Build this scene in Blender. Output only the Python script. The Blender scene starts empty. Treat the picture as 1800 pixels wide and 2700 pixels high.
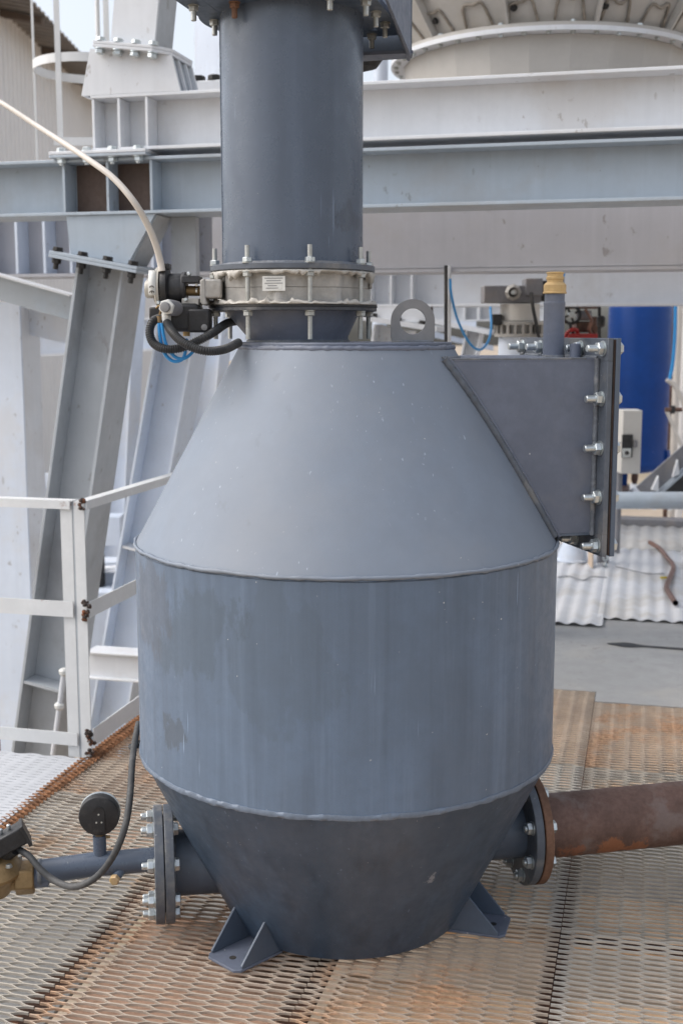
import bpy, bmesh, math, random
from mathutils import Vector, Matrix, Quaternion, noise
random.seed(7)
R = math.radians
PI = math.pi
scn = bpy.context.scene
C = scn.collection

# ------------------------------------------------------------------ camera, sky, sun, exposure
PITCH = 0.1461
cam_d = bpy.data.cameras.new('camera')
cam = bpy.data.objects.new('camera', cam_d); C.objects.link(cam)
cam.location = (0, 0, 1.4)
cam.rotation_euler = (PI/2 - PITCH, 0, 0)
cam_d.sensor_fit = 'VERTICAL'; cam_d.sensor_height = 23.5; cam_d.sensor_width = 15.6
cam_d.lens = 3200/2700*23.5
cam_d.clip_start = 0.05; cam_d.clip_end = 500
cam_d.dof.use_dof = True; cam_d.dof.focus_distance = 2.55; cam_d.dof.aperture_fstop = 3.6
scn.camera = cam

SUN_AZ, SUN_EL = R(-92), R(50)          # azimuth clockwise from +Y: veiled sun, left and a little behind the camera
w = bpy.data.worlds.new('World'); scn.world = w; w.use_nodes = True
nt = w.node_tree; nt.nodes.clear()
out = nt.nodes.new('ShaderNodeOutputWorld'); bg = nt.nodes.new('ShaderNodeBackground')
sky = nt.nodes.new('ShaderNodeTexSky'); sky.sky_type = 'NISHITA'; sky.sun_disc = False
sky.sun_elevation = SUN_EL; sky.sun_rotation = SUN_AZ
sky.air_density = 1.0; sky.dust_density = 4.0; sky.ozone_density = 1.0; sky.altitude = 0
bg.inputs['Strength'].default_value = 0.15
hs = nt.nodes.new('ShaderNodeHueSaturation'); hs.inputs['Saturation'].default_value = 0.42     # thin overcast
nt.links.new(sky.outputs[0], hs.inputs['Color']); nt.links.new(hs.outputs[0], bg.inputs[0]); nt.links.new(bg.outputs[0], out.inputs[0])
sl = bpy.data.lights.new('sun', 'SUN'); sl.energy = 0.5; sl.angle = R(80); sl.color = (1.0, 0.95, 0.89)
sun = bpy.data.objects.new('sun', sl); C.objects.link(sun)
sd = Vector((math.sin(SUN_AZ)*math.cos(SUN_EL), math.cos(SUN_AZ)*math.cos(SUN_EL), math.sin(SUN_EL)))
sun.rotation_euler = sd.to_track_quat('Z', 'Y').to_euler(); sun.location = sd*20
scn.view_settings.view_transform = 'Standard'; scn.view_settings.look = 'None'
scn.view_settings.exposure = 0.82; scn.view_settings.gamma = 1
scn.view_settings.use_curve_mapping = False

# ------------------------------------------------------------------ frame of the plant: U runs to the right and nearer, V away
PH = R(14)
U = Vector((math.cos(PH), -math.sin(PH), 0)); V = Vector((math.sin(PH), math.cos(PH), 0)); Z = Vector((0, 0, 1))
X = Vector((1, 0, 0)); Y = Vector((0, 1, 0)); O = Vector((0, 0, 0))
EYE = Vector((0, 0, 1.4))
def P(u, v, z): return U*u + V*v + Z*z
def at(px, py, v=None, y=None, z=None):      # a reading of the photograph set down on a plane of the place
    a = (px-900)/3200; b = -(py-1350)/3200
    d = Vector((a, math.cos(PITCH)+b*math.sin(PITCH), -math.sin(PITCH)+b*math.cos(PITCH)))
    if v is not None: t = v/d.dot(V)
    elif y is not None: t = y/d.y
    else: t = (z-1.4)/d.z
    return EYE + d*t
def au(px, py, v):                           # its u and z on the plane v
    p = at(px, py, v=v); return p.dot(U), p.z

# ------------------------------------------------------------------ materials
MATS = {}
def mat(name, col, rough=0.5, metal=0.0, var=0.12, vscale=6.0, dirt=None, damt=0.0, dscale=3.0, dlo=0.5, dhi=0.65,
        streak=0.0, bump=0.05, bscale=60.0, speck=0.0, spcol=(0.6, 0.6, 0.58), patches=(), spec=0.5, rust=0.0,
        rustcol=(0.16, 0.055, 0.02), aniso=(1, 1, 1), hue=0.0, marks=0.0, scratch=0.0):
    m = bpy.data.materials.new(name); m.use_nodes = True; MATS[name] = m
    n = m.node_tree; N = n.nodes; L = n.links
    b = N['Principled BSDF']
    b.inputs['Roughness'].default_value = rough; b.inputs['Metallic'].default_value = metal
    b.inputs['Specular IOR Level'].default_value = spec
    tc = N.new('ShaderNodeTexCoord')
    def noi(scale, detail=5, rg=0.6, sc=(1, 1, 1), off=0):
        mp = N.new('ShaderNodeMapping'); mp.inputs['Scale'].default_value = sc; mp.inputs['Location'].default_value = (off, off*1.7, off*.6)
        L.new(tc.outputs['Object'], mp.inputs[0])
        t = N.new('ShaderNodeTexNoise'); t.inputs['Scale'].default_value = scale; t.inputs['Detail'].default_value = detail
        t.inputs['Roughness'].default_value = rg; L.new(mp.outputs[0], t.inputs['Vector']); return t
    def ramp(src, lo, hi, a=0.0, c=1.0):
        r = N.new('ShaderNodeMapRange'); r.interpolation_type = 'SMOOTHSTEP'
        r.inputs[1].default_value = lo; r.inputs[2].default_value = hi; r.inputs[3].default_value = a; r.inputs[4].default_value = c
        L.new(src, r.inputs[0]); return r.outputs[0]
    def mix(f, A, B, mode='MIX'):
        x = N.new('ShaderNodeMix'); x.data_type = 'RGBA'; x.blend_type = mode
        for s, v_ in ((0, f), (6, A), (7, B)):
            if hasattr(v_, 'links'): L.new(v_, x.inputs[s])
            else: x.inputs[s].default_value = v_ if s == 0 else (*v_, 1)
        return x.outputs[2]
    t1 = noi(vscale, 6, 0.62, aniso)
    hi_ = tuple(min(1, c*(1+var)) for c in col); lo_ = tuple(c*(1-var) for c in col)
    if hue: hi_ = (hi_[0]*(1-hue), hi_[1], hi_[2]*(1+hue))
    cur = mix(ramp(t1.outputs[0], 0.32, 0.68), lo_, hi_)
    t2 = noi(vscale*7, 4, 0.7, aniso, 3.1)
    cur = mix(ramp(t2.outputs[0], 0.3, 0.7, 0.0, 0.5), cur, tuple(c*(1-var*1.3) for c in col))
    if streak:
        ts = noi(22, 4, 0.6, (1, 1, 0.05), 5.5)
        cur = mix(ramp(ts.outputs[0], 0.45, 0.75, 0.0, streak), cur, tuple(c*0.55 for c in col))
        tl = noi(30, 3, 0.6, (1, 1, 0.04), 8.5)
        cur = mix(ramp(tl.outputs[0], 0.5, 0.78, 0.0, streak*0.8), cur, tuple(min(1, c*1.6) for c in col))
    if dirt:
        td = noi(dscale, 7, 0.65, (1, 1, 1), 9.2)
        cur = mix(ramp(td.outputs[0], dlo, dhi, 0.0, damt), cur, dirt)
    for (c, r, k, pc) in patches:
        off = N.new('ShaderNodeVectorMath'); off.operation = 'DISTANCE'
        tp = noi(.9/max(r, .01), 7, 0.7, (1, 1, 0.45), 1.3+len(patches)*r*9)
        mx = N.new('ShaderNodeVectorMath'); mx.operation = 'MULTIPLY_ADD'
        L.new(tp.outputs['Color'], mx.inputs[0]); mx.inputs[1].default_value = (r*4.2, r*4.2, r*3.2); L.new(tc.outputs['Object'], mx.inputs[2])
        L.new(mx.outputs[0], off.inputs[0]); off.inputs[1].default_value = (c[0]+r*2.1, c[1]+r*2.1, c[2]+r*1.6)
        cur = mix(ramp(off.outputs['Value'], r*0.8, r*1.02, k, 0.0), cur, pc)
    if rust:
        tr = noi(dscale*1.7, 8, 0.7, (1, 1, 1), 14.0)
        f = ramp(tr.outputs[0], 0.66-rust*0.34, 0.78-rust*0.34)
        t5 = noi(55, 4, 0.7, (1, 1, 1), 2.0)
        rc = mix(ramp(t5.outputs[0], 0.3, 0.7), rustcol, tuple(min(1, c*2.0) for c in rustcol))
        cur = mix(f, cur, rc)
    if marks:
        ta = noi(24, 4, 0.6, (1, 1, .6), 21.0); tb2 = noi(2.3, 3, 0.5, (1, 1, 1), 27.0)
        ml = N.new('ShaderNodeMath'); ml.operation = 'MULTIPLY'
        L.new(ramp(ta.outputs[0], .63, .70), ml.inputs[0]); L.new(ramp(tb2.outputs[0], .44, .6, 0, marks), ml.inputs[1])
        cur = mix(ml.outputs[0], cur, tuple(c*k_ for c, k_ in zip(col, (.42, .36, .30))))
    if scratch:
        for (rot, o_) in ((.5, 31.0), (-.35, 37.0), (1.2, 43.0)):
            mp = N.new('ShaderNodeMapping'); mp.inputs['Rotation'].default_value = (rot, rot*.7, 0); mp.inputs['Scale'].default_value = (70, 70, 2.6); mp.inputs['Location'].default_value = (o_, 0, 0)
            L.new(tc.outputs['Object'], mp.inputs[0])
            ts2 = N.new('ShaderNodeTexNoise'); ts2.inputs['Scale'].default_value = 1.6; ts2.inputs['Detail'].default_value = 1.5; L.new(mp.outputs[0], ts2.inputs['Vector'])
            tm = noi(4.1, 3, .5, (1, 1, 1), o_)
            ml = N.new('ShaderNodeMath'); ml.operation = 'MULTIPLY'
            L.new(ramp(ts2.outputs[0], .735, .76), ml.inputs[0]); L.new(ramp(tm.outputs[0], .5, .62, 0, scratch), ml.inputs[1])
            cur = mix(ml.outputs[0], cur, tuple(min(1, c*2.6+.03) for c in col))
    if speck:
        v = N.new('ShaderNodeTexNoise'); v.inputs['Scale'].default_value = 95; v.inputs['Detail'].default_value = 2
        L.new(tc.outputs['Object'], v.inputs['Vector'])
        tq = noi(5, 3, 0.5, (1, 1, 1), 4.4)
        ml = N.new('ShaderNodeMath'); ml.operation = 'MULTIPLY'
        L.new(ramp(v.outputs[0], 0.76-speck*.04, 0.80), ml.inputs[0]); L.new(ramp(tq.outputs[0], 0.42, 0.6, 0, 0.7), ml.inputs[1])
        cur = mix(ml.outputs[0], cur, spcol)
    L.new(cur, b.inputs['Base Color'])
    if bump:
        bt = noi(bscale, 4, 0.6, (1, 1, 1), 6.0)
        bp = N.new('ShaderNodeBump'); bp.inputs['Strength'].default_value = bump; bp.inputs['Distance'].default_value = 0.01
        L.new(bt.outputs[0], bp.inputs['Height']); L.new(bp.outputs[0], b.inputs['Normal'])
        rr = ramp(t2.outputs[0], 0.3, 0.7, rough-0.07, min(1, rough+0.1)); L.new(rr, b.inputs['Roughness'])
    return m

AX = Vector((0.011, 2.822, 0))      # axis of the vessel
DUST = (0.30, 0.28, 0.25)
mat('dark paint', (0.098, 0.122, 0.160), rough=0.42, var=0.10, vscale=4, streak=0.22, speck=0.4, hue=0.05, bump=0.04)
mat('shell paint', (0.122, 0.164, 0.228), rough=0.46, var=0.10, vscale=3.2, streak=0.42, scratch=.6, marks=.12, speck=0.5, hue=0.05, bump=0.04,
    patches=(((-.32, -.375, .77), .13, .42, (.074, .098, .122)), ((-.17, -.48, .74), .14, .26, (.080, .105, .132)),
             ((-.385, -.32, .60), .0, .0, (.1, .1, .1)), ((-.375, -.315, .555), .042, .6, (.075, .088, .105)),
             ((-.44, -.21, .83), .11, .45, (.09, .1, .12))))
mat('dusty lit paint', (0.185, 0.215, 0.262), rough=0.56, var=0.06, vscale=3.0, dirt=(0.245, 0.26, 0.285), damt=0.35, dscale=3.5, scratch=.4, marks=.15,
    dlo=0.40, dhi=0.72, speck=.6, bump=0, hue=0.03)  # dust, plus the brighter light on the up-facing cone put into the colour
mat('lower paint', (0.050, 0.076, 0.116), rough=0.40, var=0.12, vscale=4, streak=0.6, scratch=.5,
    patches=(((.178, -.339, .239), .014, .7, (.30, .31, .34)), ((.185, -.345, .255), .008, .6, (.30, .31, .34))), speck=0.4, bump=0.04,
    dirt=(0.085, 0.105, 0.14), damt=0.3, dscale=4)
mat('pipe paint', (0.088, 0.112, 0.155), rough=0.30, var=0.08, vscale=3.5, streak=0.26, scratch=.4, speck=0.45, bump=0.03,
    patches=(((.127, -.095, .115), .04, .55, (.05, .058, .08)),))
mat('duct paint', (0.135, 0.155, 0.205), rough=0.50, var=0.12, vscale=5, speck=0.5, bump=0.05, dirt=DUST, damt=0.14, dscale=4)
mat('flange paint', (0.10, 0.115, 0.140), rough=0.45, var=0.15, vscale=9, dirt=DUST, damt=0.45, dscale=7, speck=0.7, bump=0.08)
mat('shell weld', (0.145, 0.18, 0.235), rough=0.45, var=0.15, vscale=20, bump=0.2)
mat('weld', (0.15, 0.165, 0.19), rough=0.5, var=0.25, vscale=30, bump=0.4, bscale=90, dirt=DUST, damt=0.5, dscale=14)
mat('dark flange', (0.05, 0.055, 0.065), rough=0.5, var=0.3, vscale=14, dirt=DUST, damt=0.5, dscale=9, bump=.1)
mat('lug steel', (0.22, 0.22, 0.225), rough=0.5, var=0.12, vscale=12, dirt=DUST, damt=0.6, dscale=8)
mat('rubber', (0.022, 0.023, 0.025), rough=0.6, var=0.2, vscale=12, dirt=(0.12, 0.10, 0.08), damt=0.35, dscale=9)
mat('rusty gasket', (0.055, 0.035, 0.028), rough=0.85, var=0.3, vscale=20)
mat('zinc', (0.62, 0.66, 0.67), rough=0.34, metal=0.85, var=0.12, vscale=40, bump=0.05)
mat('dull zinc', (0.48, 0.49, 0.47), rough=0.45, metal=0.7, var=0.15, vscale=40, dirt=(0.35, 0.33, 0.28), damt=0.5, dscale=18)
mat('black bolt', (0.035, 0.033, 0.032), rough=0.5, metal=0.4, var=0.3, vscale=30)
mat('cast alloy', (0.40, 0.385, 0.36), rough=0.55, metal=0.25, var=0.14, vscale=14, dirt=(0.33, 0.30, 0.26), damt=0.6, dscale=6, bump=0.15, bscale=110)
mat('silicone', (0.50, 0.475, 0.43), rough=0.5, var=0.12, vscale=20, dirt=(0.33, 0.30, 0.25), damt=0.5, dscale=12, bump=0.2)
mat('girder paint', (0.45, 0.455, 0.49), rough=0.5, var=0.05, vscale=2.0, dirt=(0.42, 0.40, 0.39), damt=0.4, dscale=1.6, marks=.55, streak=.10)
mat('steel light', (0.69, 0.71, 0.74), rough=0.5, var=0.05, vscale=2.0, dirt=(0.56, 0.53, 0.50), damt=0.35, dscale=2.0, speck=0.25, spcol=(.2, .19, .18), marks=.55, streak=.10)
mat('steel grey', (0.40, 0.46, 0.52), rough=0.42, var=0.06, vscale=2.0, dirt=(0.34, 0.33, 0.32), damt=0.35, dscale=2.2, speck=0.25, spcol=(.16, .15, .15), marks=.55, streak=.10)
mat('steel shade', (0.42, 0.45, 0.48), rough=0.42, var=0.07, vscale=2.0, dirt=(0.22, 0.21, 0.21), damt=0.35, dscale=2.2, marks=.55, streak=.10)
mat('steel white', (0.64, 0.71, 0.82), rough=0.5, var=0.05, vscale=1.6, dirt=(0.62, 0.61, 0.60), damt=0.4, dscale=1.6, marks=.55, streak=.10)
mat('primer brown', (0.10, 0.065, 0.05), rough=0.6, var=0.15, vscale=8)
mat('white rail', (0.70, 0.71, 0.71), rough=0.45, var=0.05, vscale=8, rust=0.10, dscale=6)
mat('burnt weld', (0.05, 0.035, 0.028), rough=0.7, var=0.6, vscale=40, rust=0.5, dscale=20, bump=0.4)
mat('galvanised mesh', (0.46, 0.42, 0.36), rough=0.6, metal=0.15, var=0.2, vscale=3, rust=0.30, dscale=1.5, rustcol=(0.24, 0.16, 0.10), bump=0.1)
mat('tan mesh', (0.44, 0.37, 0.30), rough=0.65, metal=0.1, var=0.2, vscale=3, rust=0.45, dscale=1.3, rustcol=(0.30, 0.195, 0.125), bump=0.1)
mat('grey mesh', (0.50, 0.47, 0.42), rough=0.6, metal=0.2, var=0.18, vscale=3, rust=0.25, dscale=1.6, rustcol=(0.22, 0.12, 0.06), bump=0.1)
mat('rusty bar', (0.055, 0.022, 0.010), rough=0.85, var=0.5, vscale=18, bump=0.4, rust=0.2, dscale=8)
mat('white mesh', (0.46, 0.475, 0.50), rough=0.55, var=0.08, vscale=5, rust=0.06, dscale=4, rustcol=(0.4, 0.3, 0.2))
mat('plate grey', (0.30, 0.30, 0.295), rough=0.55, var=0.08, vscale=1.6, dirt=(0.36, 0.34, 0.31), damt=0.6, dscale=2.2, speck=0.8, marks=.5)
mat('rusty edge', (0.30, 0.14, 0.065), rough=0.8, var=0.5, vscale=25, bump=.3)
mat('timber', (0.86, 0.57, 0.36), rough=0.8, var=0.25, vscale=7, aniso=(.3, 3, 1), dirt=(.45, .38, .30), damt=.4, dscale=4)
mat('brown board', (0.42, 0.27, 0.19), rough=0.8, var=0.25, vscale=6)
mat('roof sheet', (0.62, 0.63, 0.65), rough=0.5, var=0.06, vscale=3, dirt=(0.42, 0.39, 0.34), damt=0.5, dscale=2.5)
mat('dusty sheet', (0.40, 0.395, 0.385), rough=0.6, var=0.08, vscale=3, dirt=(0.33, 0.30, 0.27), damt=0.6, dscale=3)
mat('wall sheet', (0.86, 0.84, 0.82), rough=0.55, var=0.04, vscale=0.6)
mat('eave sheet', (0.22, 0.19, 0.165), rough=0.7, var=0.15, vscale=2)
mat('timber rafter', (0.15, 0.11, 0.085), rough=0.8, var=0.2, vscale=5)
mat('dirt', (0.42, 0.34, 0.26), rough=0.95, var=0.2, vscale=0.6, dirt=(.26, .25, .16), damt=0.5, dscale=0.5, bump=0.3, bscale=8)
mat('far wall', (0.55, 0.44, 0.34), rough=0.9, var=0.08, vscale=0.5)
mat('blue paint', (0.004, 0.048, 0.23), rough=0.40, spec=.3, var=0.10, vscale=3, speck=0.3, bump=0.02)
mat('cabinet paint', (0.58, 0.56, 0.52), rough=0.5, var=0.04, vscale=6)
mat('black plastic', (0.02, 0.02, 0.022), rough=0.45, var=0.3, vscale=30, dirt=(0.14, 0.13, 0.12), damt=0.25, dscale=12, bump=0.1)
mat('dusty black', (0.032, 0.033, 0.036), rough=0.5, var=0.3, vscale=25, speck=1.0, spcol=(.35, .35, .36), bump=0.15)
mat('hose black', (0.022, 0.023, 0.025), rough=0.42, var=0.2, vscale=20, dirt=(0.08, 0.08, 0.08), damt=0.5, dscale=14)
mat('cable grey', (0.05, 0.052, 0.054), rough=0.6, var=0.2, vscale=20, dirt=(0.14, 0.135, 0.13), damt=0.5, dscale=9)
mat('blue tube', (0.03, 0.27, 0.62), rough=0.35, var=0.06, vscale=10)
mat('white tube', (0.62, 0.575, 0.52), rough=0.45, var=0.06, vscale=8)
mat('white plastic', (0.66, 0.66, 0.63), rough=0.45, var=0.05, vscale=20)
mat('clear plastic', (0.46, 0.44, 0.39), rough=0.25, var=0.12, vscale=20)
mat('brass', (0.30, 0.20, 0.095), rough=0.5, metal=0.55, var=0.15, vscale=14, dirt=(0.33, 0.25, 0.18), damt=0.7, dscale=9, bump=0.15)
mat('brass cap', (0.62, 0.43, 0.20), rough=0.55, metal=0.3, var=0.12, vscale=20, dirt=(0.5, 0.36, 0.24), damt=0.6, dscale=14, bump=0.15)
mat('rusty pipe', (0.150, 0.086, 0.066), rough=0.7, var=0.25, vscale=10, dirt=(0.21, 0.165, 0.15), damt=0.6, dscale=10, bump=0.25, bscale=60,
    patches=(((.20, -.03, -.055), .045, .8, (.34, .13, .055)), ((.11, -.05, -.06), .04, .7, (.30, .11, .05)), ((.27, -.02, -.05), .035, .7, (.34, .13, .055)), ((.5, 0, -.04), .06, .7, (.3, .11, .05))))
mat('rusty flange', (0.20, 0.105, 0.065), rough=0.75, var=0.25, vscale=20, bump=0.2)
mat('copper', (0.22, 0.12, 0.09), rough=0.42, metal=0.5, var=0.25, vscale=18)
mat('red paint', (0.34, 0.02, 0.02), rough=0.45)
mat('machine grey', (0.20, 0.20, 0.215), rough=0.5, var=0.12, vscale=10, dirt=(.3, .25, .2), damt=.3, dscale=8)
mat('machine brown', (0.13, 0.07, 0.05), rough=0.6, var=0.5, vscale=14)
mat('yellow tape', (0.65, 0.50, 0.03), rough=0.6)
mat('ink', (0.03, 0.03, 0.03), rough=0.6, var=0, bump=0)
mat('hopper sheet', (0.47, 0.45, 0.42), rough=0.5, var=0.06, vscale=2.2, dirt=(.40, .36, .31), damt=.5, dscale=2.5)
mat('smear', (0.27, 0.235, 0.195), rough=0.7, var=0.3, vscale=25, bump=0.3)
mat('foliage', (0.10, 0.10, 0.05), rough=0.8, var=0.4, vscale=3)
M = MATS

# ------------------------------------------------------------------ mesh building
class MB:
    def __init__(s): s.v = []; s.f = []
    def add(s, vs, fs):
        o = len(s.v); s.v += [tuple(p) for p in vs]; s.f += [tuple(i+o for i in f) for f in fs]; return s
    def box(s, c, hx, hy, hz, ax=(X, Y, Z)):
        c = Vector(c); vs = []
        for i in (-1, 1):
            for j in (-1, 1):
                for k in (-1, 1): vs.append(c + ax[0]*hx*i + ax[1]*hy*j + ax[2]*hz*k)
        return s.add(vs, [(0, 1, 3, 2), (4, 6, 7, 5), (0, 4, 5, 1), (2, 3, 7, 6), (0, 2, 6, 4), (1, 5, 7, 3)])
    def uvz(s, u0, u1, v0, v1, z0, z1):
        return s.box(P((u0+u1)/2, (v0+v1)/2, (z0+z1)/2), abs(u1-u0)/2, abs(v1-v0)/2, abs(z1-z0)/2, (U, V, Z))
    def prism(s, poly, vec):                 # a closed 3-D outline pushed along vec
        n = len(poly); vs = [Vector(p) for p in poly] + [Vector(p)+Vector(vec) for p in poly]
        fs = [tuple(range(n))[::-1], tuple(range(n, 2*n))] + [(i, (i+1) % n, (i+1) % n+n, i+n) for i in range(n)]
        return s.add(vs, fs)
    def lathe(s, prof, base=O, ax=Z, n=48, caps=True, a0=0, jit=0, closed=False):
        base = Vector(base); ax = Vector(ax).normalized()
        e1 = ax.orthogonal().normalized()
        if abs(ax.z) > .99: e1 = Vector((1, 0, 0))
        e2 = ax.cross(e1); vs = []; fs = []
        for (r, h) in prof:
            for i in range(n):
                a = a0+2*PI*i/n; rr = r
                if jit: rr = r + (noise.noise(Vector((i*.37, h*90, r*40)))*jit)
                vs.append(base + ax*h + (e1*math.cos(a)+e2*math.sin(a))*rr)
        m = len(prof)
        for j in range(m-1 if not closed else m):
            for i in range(n):
                k = (i+1) % n; jj = (j+1) % m
                fs.append((j*n+i, j*n+k, jj*n+k, jj*n+i))
        if caps and not closed:
            fs.append(tuple(range(n))[::-1]); fs.append(tuple(range((m-1)*n, m*n)))
        return s.add(vs, fs)
    def cyl(s, a, b, r, n=24, r2=None, a0=0):
        a = Vector(a); b = Vector(b); d = b-a
        return s.lathe([(r, 0), (r if r2 is None else r2, d.length)], a, d, n, a0=a0)
    def tube(s, pts, r, n=12, rf=None, caps=True):
        pts = [Vector(p) for p in pts]; m = len(pts); vs = []; fs = []
        t = (pts[1]-pts[0]).normalized(); e1 = t.orthogonal().normalized()
        for i, p in enumerate(pts):
            tt = (pts[min(i+1, m-1)]-pts[max(i-1, 0)]).normalized()
            e1 = (e1 - tt*e1.dot(tt)).normalized(); e2 = tt.cross(e1)
            rr = rf(i) if rf else r
            for k in range(n):
                a = 2*PI*k/n; vs.append(p + (e1*math.cos(a)+e2*math.sin(a))*rr)
        for i in range(m-1):
            for k in range(n):
                l = (k+1) % n; fs.append((i*n+k, i*n+l, (i+1)*n+l, (i+1)*n+k))
        if caps: fs.append(tuple(range(n))[::-1]); fs.append(tuple(range((m-1)*n, m*n)))
        return s.add(vs, fs)
    def build(s, name, material, parent=None, smooth=30, bevel=0, flip=False):
        me = bpy.data.meshes.new(name)
        off = ROOT.get(parent.name, O) if parent is not None else O
        me.from_pydata([(p[0]-off[0], p[1]-off[1], p[2]-off[2]) for p in s.v], [], s.f)
        bm = bmesh.new(); bm.from_mesh(me); bmesh.ops.recalc_face_normals(bm, faces=bm.faces); bm.to_mesh(me); bm.free()
        me.materials.append(M[material] if isinstance(material, str) else material)
        if smooth:
            me.polygons.foreach_set('use_smooth', [True]*len(me.polygons)); me.set_sharp_from_angle(angle=R(smooth))
        o = bpy.data.objects.new(name, me); C.objects.link(o)
        if parent is not None: o.parent = parent; ROOT[o.name] = off
        if bevel:
            b = o.modifiers.new('bevel', 'BEVEL'); b.width = bevel; b.segments = 2; b.limit_method = 'ANGLE'; b.angle_limit = R(50)
        return o
ROOT = {}
def tag(o, label=None, cat=None, group=None, kind=None):
    if label: o['label'] = label
    if cat: o['category'] = cat
    if group: o['group'] = group
    if kind: o['kind'] = kind
    return o
def thing(name, label, cat, loc, group=None):
    o = bpy.data.objects.new(name, None); C.objects.link(o); o.location = loc; o.empty_display_size = .1
    ROOT[o.name] = Vector(loc)
    return tag(o, label, cat, group)
def spline(pts, k=8):
    pts = [Vector(p) for p in pts]; q = [pts[0]*2-pts[1]]+pts+[pts[-1]*2-pts[-2]]; r = []
    for i in range(1, len(q)-2):
        a, b, c, d = q[i-1:i+3]
        for j in range(k):
            t = j/k
            r.append(.5*((2*b)+(c-a)*t+(2*a-5*b+4*c-d)*t*t+(3*b-a-3*c+d)*t**3))
    r.append(pts[-1]); return r
def place(me_obj, parent, pos, axis=Z, name=None, spin=0):     # a further copy of a part, turned so that its +Z lies along axis
    o = me_obj.copy(); C.objects.link(o)
    if name: o.name = name
    o.parent = parent; o.location = Vector(pos)-ROOT[parent.name]
    o.rotation_mode = 'QUATERNION'
    o.rotation_quaternion = Vector(axis).to_track_quat('Z', 'Y') @ Quaternion((0, 0, 1), spin)
    ROOT[o.name] = O
    return o
# fasteners: unit meshes at the origin, axis along +Z, z=0 is the surface the washer sits on
_fast = {}
def fast_mesh(kind, r, length, material, below=0.0):
    key = (kind, round(r, 4), round(length, 4), material, round(below, 4))
    if key in _fast: return _fast[key]
    m = MB()
    if kind == 'shank':
        m.lathe([(r, -below), (r, length-r*.25), (r*.82, length)], O, Z, 12)
        m.lathe([(r*2.05, 0), (r*2.05, r*.32)], O, Z, 20)
    elif kind == 'nut':
        m.lathe([(r*1.55, r*.33), (r*1.8, r*.55), (r*1.8, r*1.75), (r*1.5, r*1.98)], O, Z, 6, a0=.3)
    elif kind == 'head':
        m.lathe([(r*2.0, 0), (r*2.0, r*.3)], O, Z, 18)
        m.lathe([(r*1.75, r*.31), (r*1.75, r*1.3), (r*1.5, r*1.5)], O, Z, 6, a0=.2)
    me = bpy.data.meshes.new(kind); me.from_pydata([tuple(p) for p in m.v], [], m.f)
    me.materials.append(M[material]); me.polygons.foreach_set('use_smooth', [True]*len(me.polygons)); me.set_sharp_from_angle(angle=R(32))
    _fast[key] = me; return me
def _put(name, me, parent, loc, q):
    o = bpy.data.objects.new(name, me); C.objects.link(o); o.parent = parent
    o.location = loc; o.rotation_mode = 'QUATERNION'; o.rotation_quaternion = q; return o
def bolt(parent, pos, axis, r=.008, length=.04, material='zinc', spin=0.0, nut=True, below=0.0):
    q = Vector(axis).to_track_quat('Z', 'Y') @ Quaternion((0, 0, 1), spin)
    b = _put('bolt', fast_mesh('shank', r, length, material, below), parent, Vector(pos)-ROOT[parent.name], q)
    if nut: _put('nut', fast_mesh('nut', r, 0, material), b, (0, 0, 0), Quaternion())
    return b
def bolt_head(parent, pos, axis, r=.008, material='zinc', spin=0.0):
    q = Vector(axis).to_track_quat('Z', 'Y') @ Quaternion((0, 0, 1), spin)
    return _put('bolt_head', fast_mesh('head', r, 0, material), parent, Vector(pos)-ROOT[parent.name], q)

# ================================================================== SETTING
def ibeam(name, label, a, b, depth_dir, side_dir, h, w, tf, tw, m, parent=None, cat='steel beam', group=None):
    """I-section from a to b; a,b on the middle line. depth_dir: from flange to flange, side_dir: across the flange."""
    a = Vector(a); b = Vector(b); ax = (b-a).normalized(); L = (b-a).length/2; c = (a+b)/2
    t = parent or thing(name, label, cat, a, group)
    D = Vector(depth_dir); S = Vector(side_dir)
    for s in (-1, 1):
        MB().box(c+D*s*(h/2-tf/2), L, tf/2, w/2, (ax, D, S)).build('flange', m, t, bevel=.0015)
    MB().box(c, L, h/2-tf-.0005, tw/2, (ax, D, S)).build('web', m, t)
    return t

# ground, far wall
g = MB().add([(-150, -40, -1.2), (150, -40, -1.2), (150, 260, -1.2), (-150, 260, -1.2)], [(0, 1, 2, 3)]).build('ground', 'dirt', smooth=0)
tag(g, kind='structure')
w1 = thing('boundary_wall', 'long beige block wall far behind the plant on the right', 'wall', (8, 24, -1.2))
MB().box((9, 24, -.35), 8.6, .15, .85).build('wall_face', 'far wall', w1)
MB().box((9, 24, .53), 8.65, .2, .03).build('coping', 'far wall', w1)
for k in range(9): MB().box((.6+k*2.1, 23.8, -.35), .12, .05, .85).build('pilaster', 'far wall', w1)

# left workshop building
bl = thing('workshop_building', 'pale ribbed metal workshop with a dark open eave at top left', 'building', (-4, 16, -1.2))
m = MB(); y = 9.0; k = 0; pts = []
while y < 27:
    pts += [(-4.0, y), (-4.0, y+.14), (-3.972, y+.155), (-3.972, y+.185)]; y += .2
n = len(pts); vs = [(x_, y_, -1.2) for x_, y_ in pts]+[(x_, y_, 5.15) for x_, y_ in pts]
m.add(vs, [(i, i+1, i+1+n, i+n) for i in range(n-1)]).build('wall_sheeting', 'wall sheet', bl, smooth=0)
m = MB(); y = 8.5; pts = []
while y < 27.5:
    pts += [(y, 0), (y+.10, 0), (y+.125, .035), (y+.175, .035)]; y += .2
n = len(pts); za = lambda x_, d: 5.17+(-x_-4)*(.18)+d
vs = [(-5.2, y_, za(-5.2, d)) for y_, d in pts]+[(-3.46, y_, za(-3.46, d)) for y_, d in pts]
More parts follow.
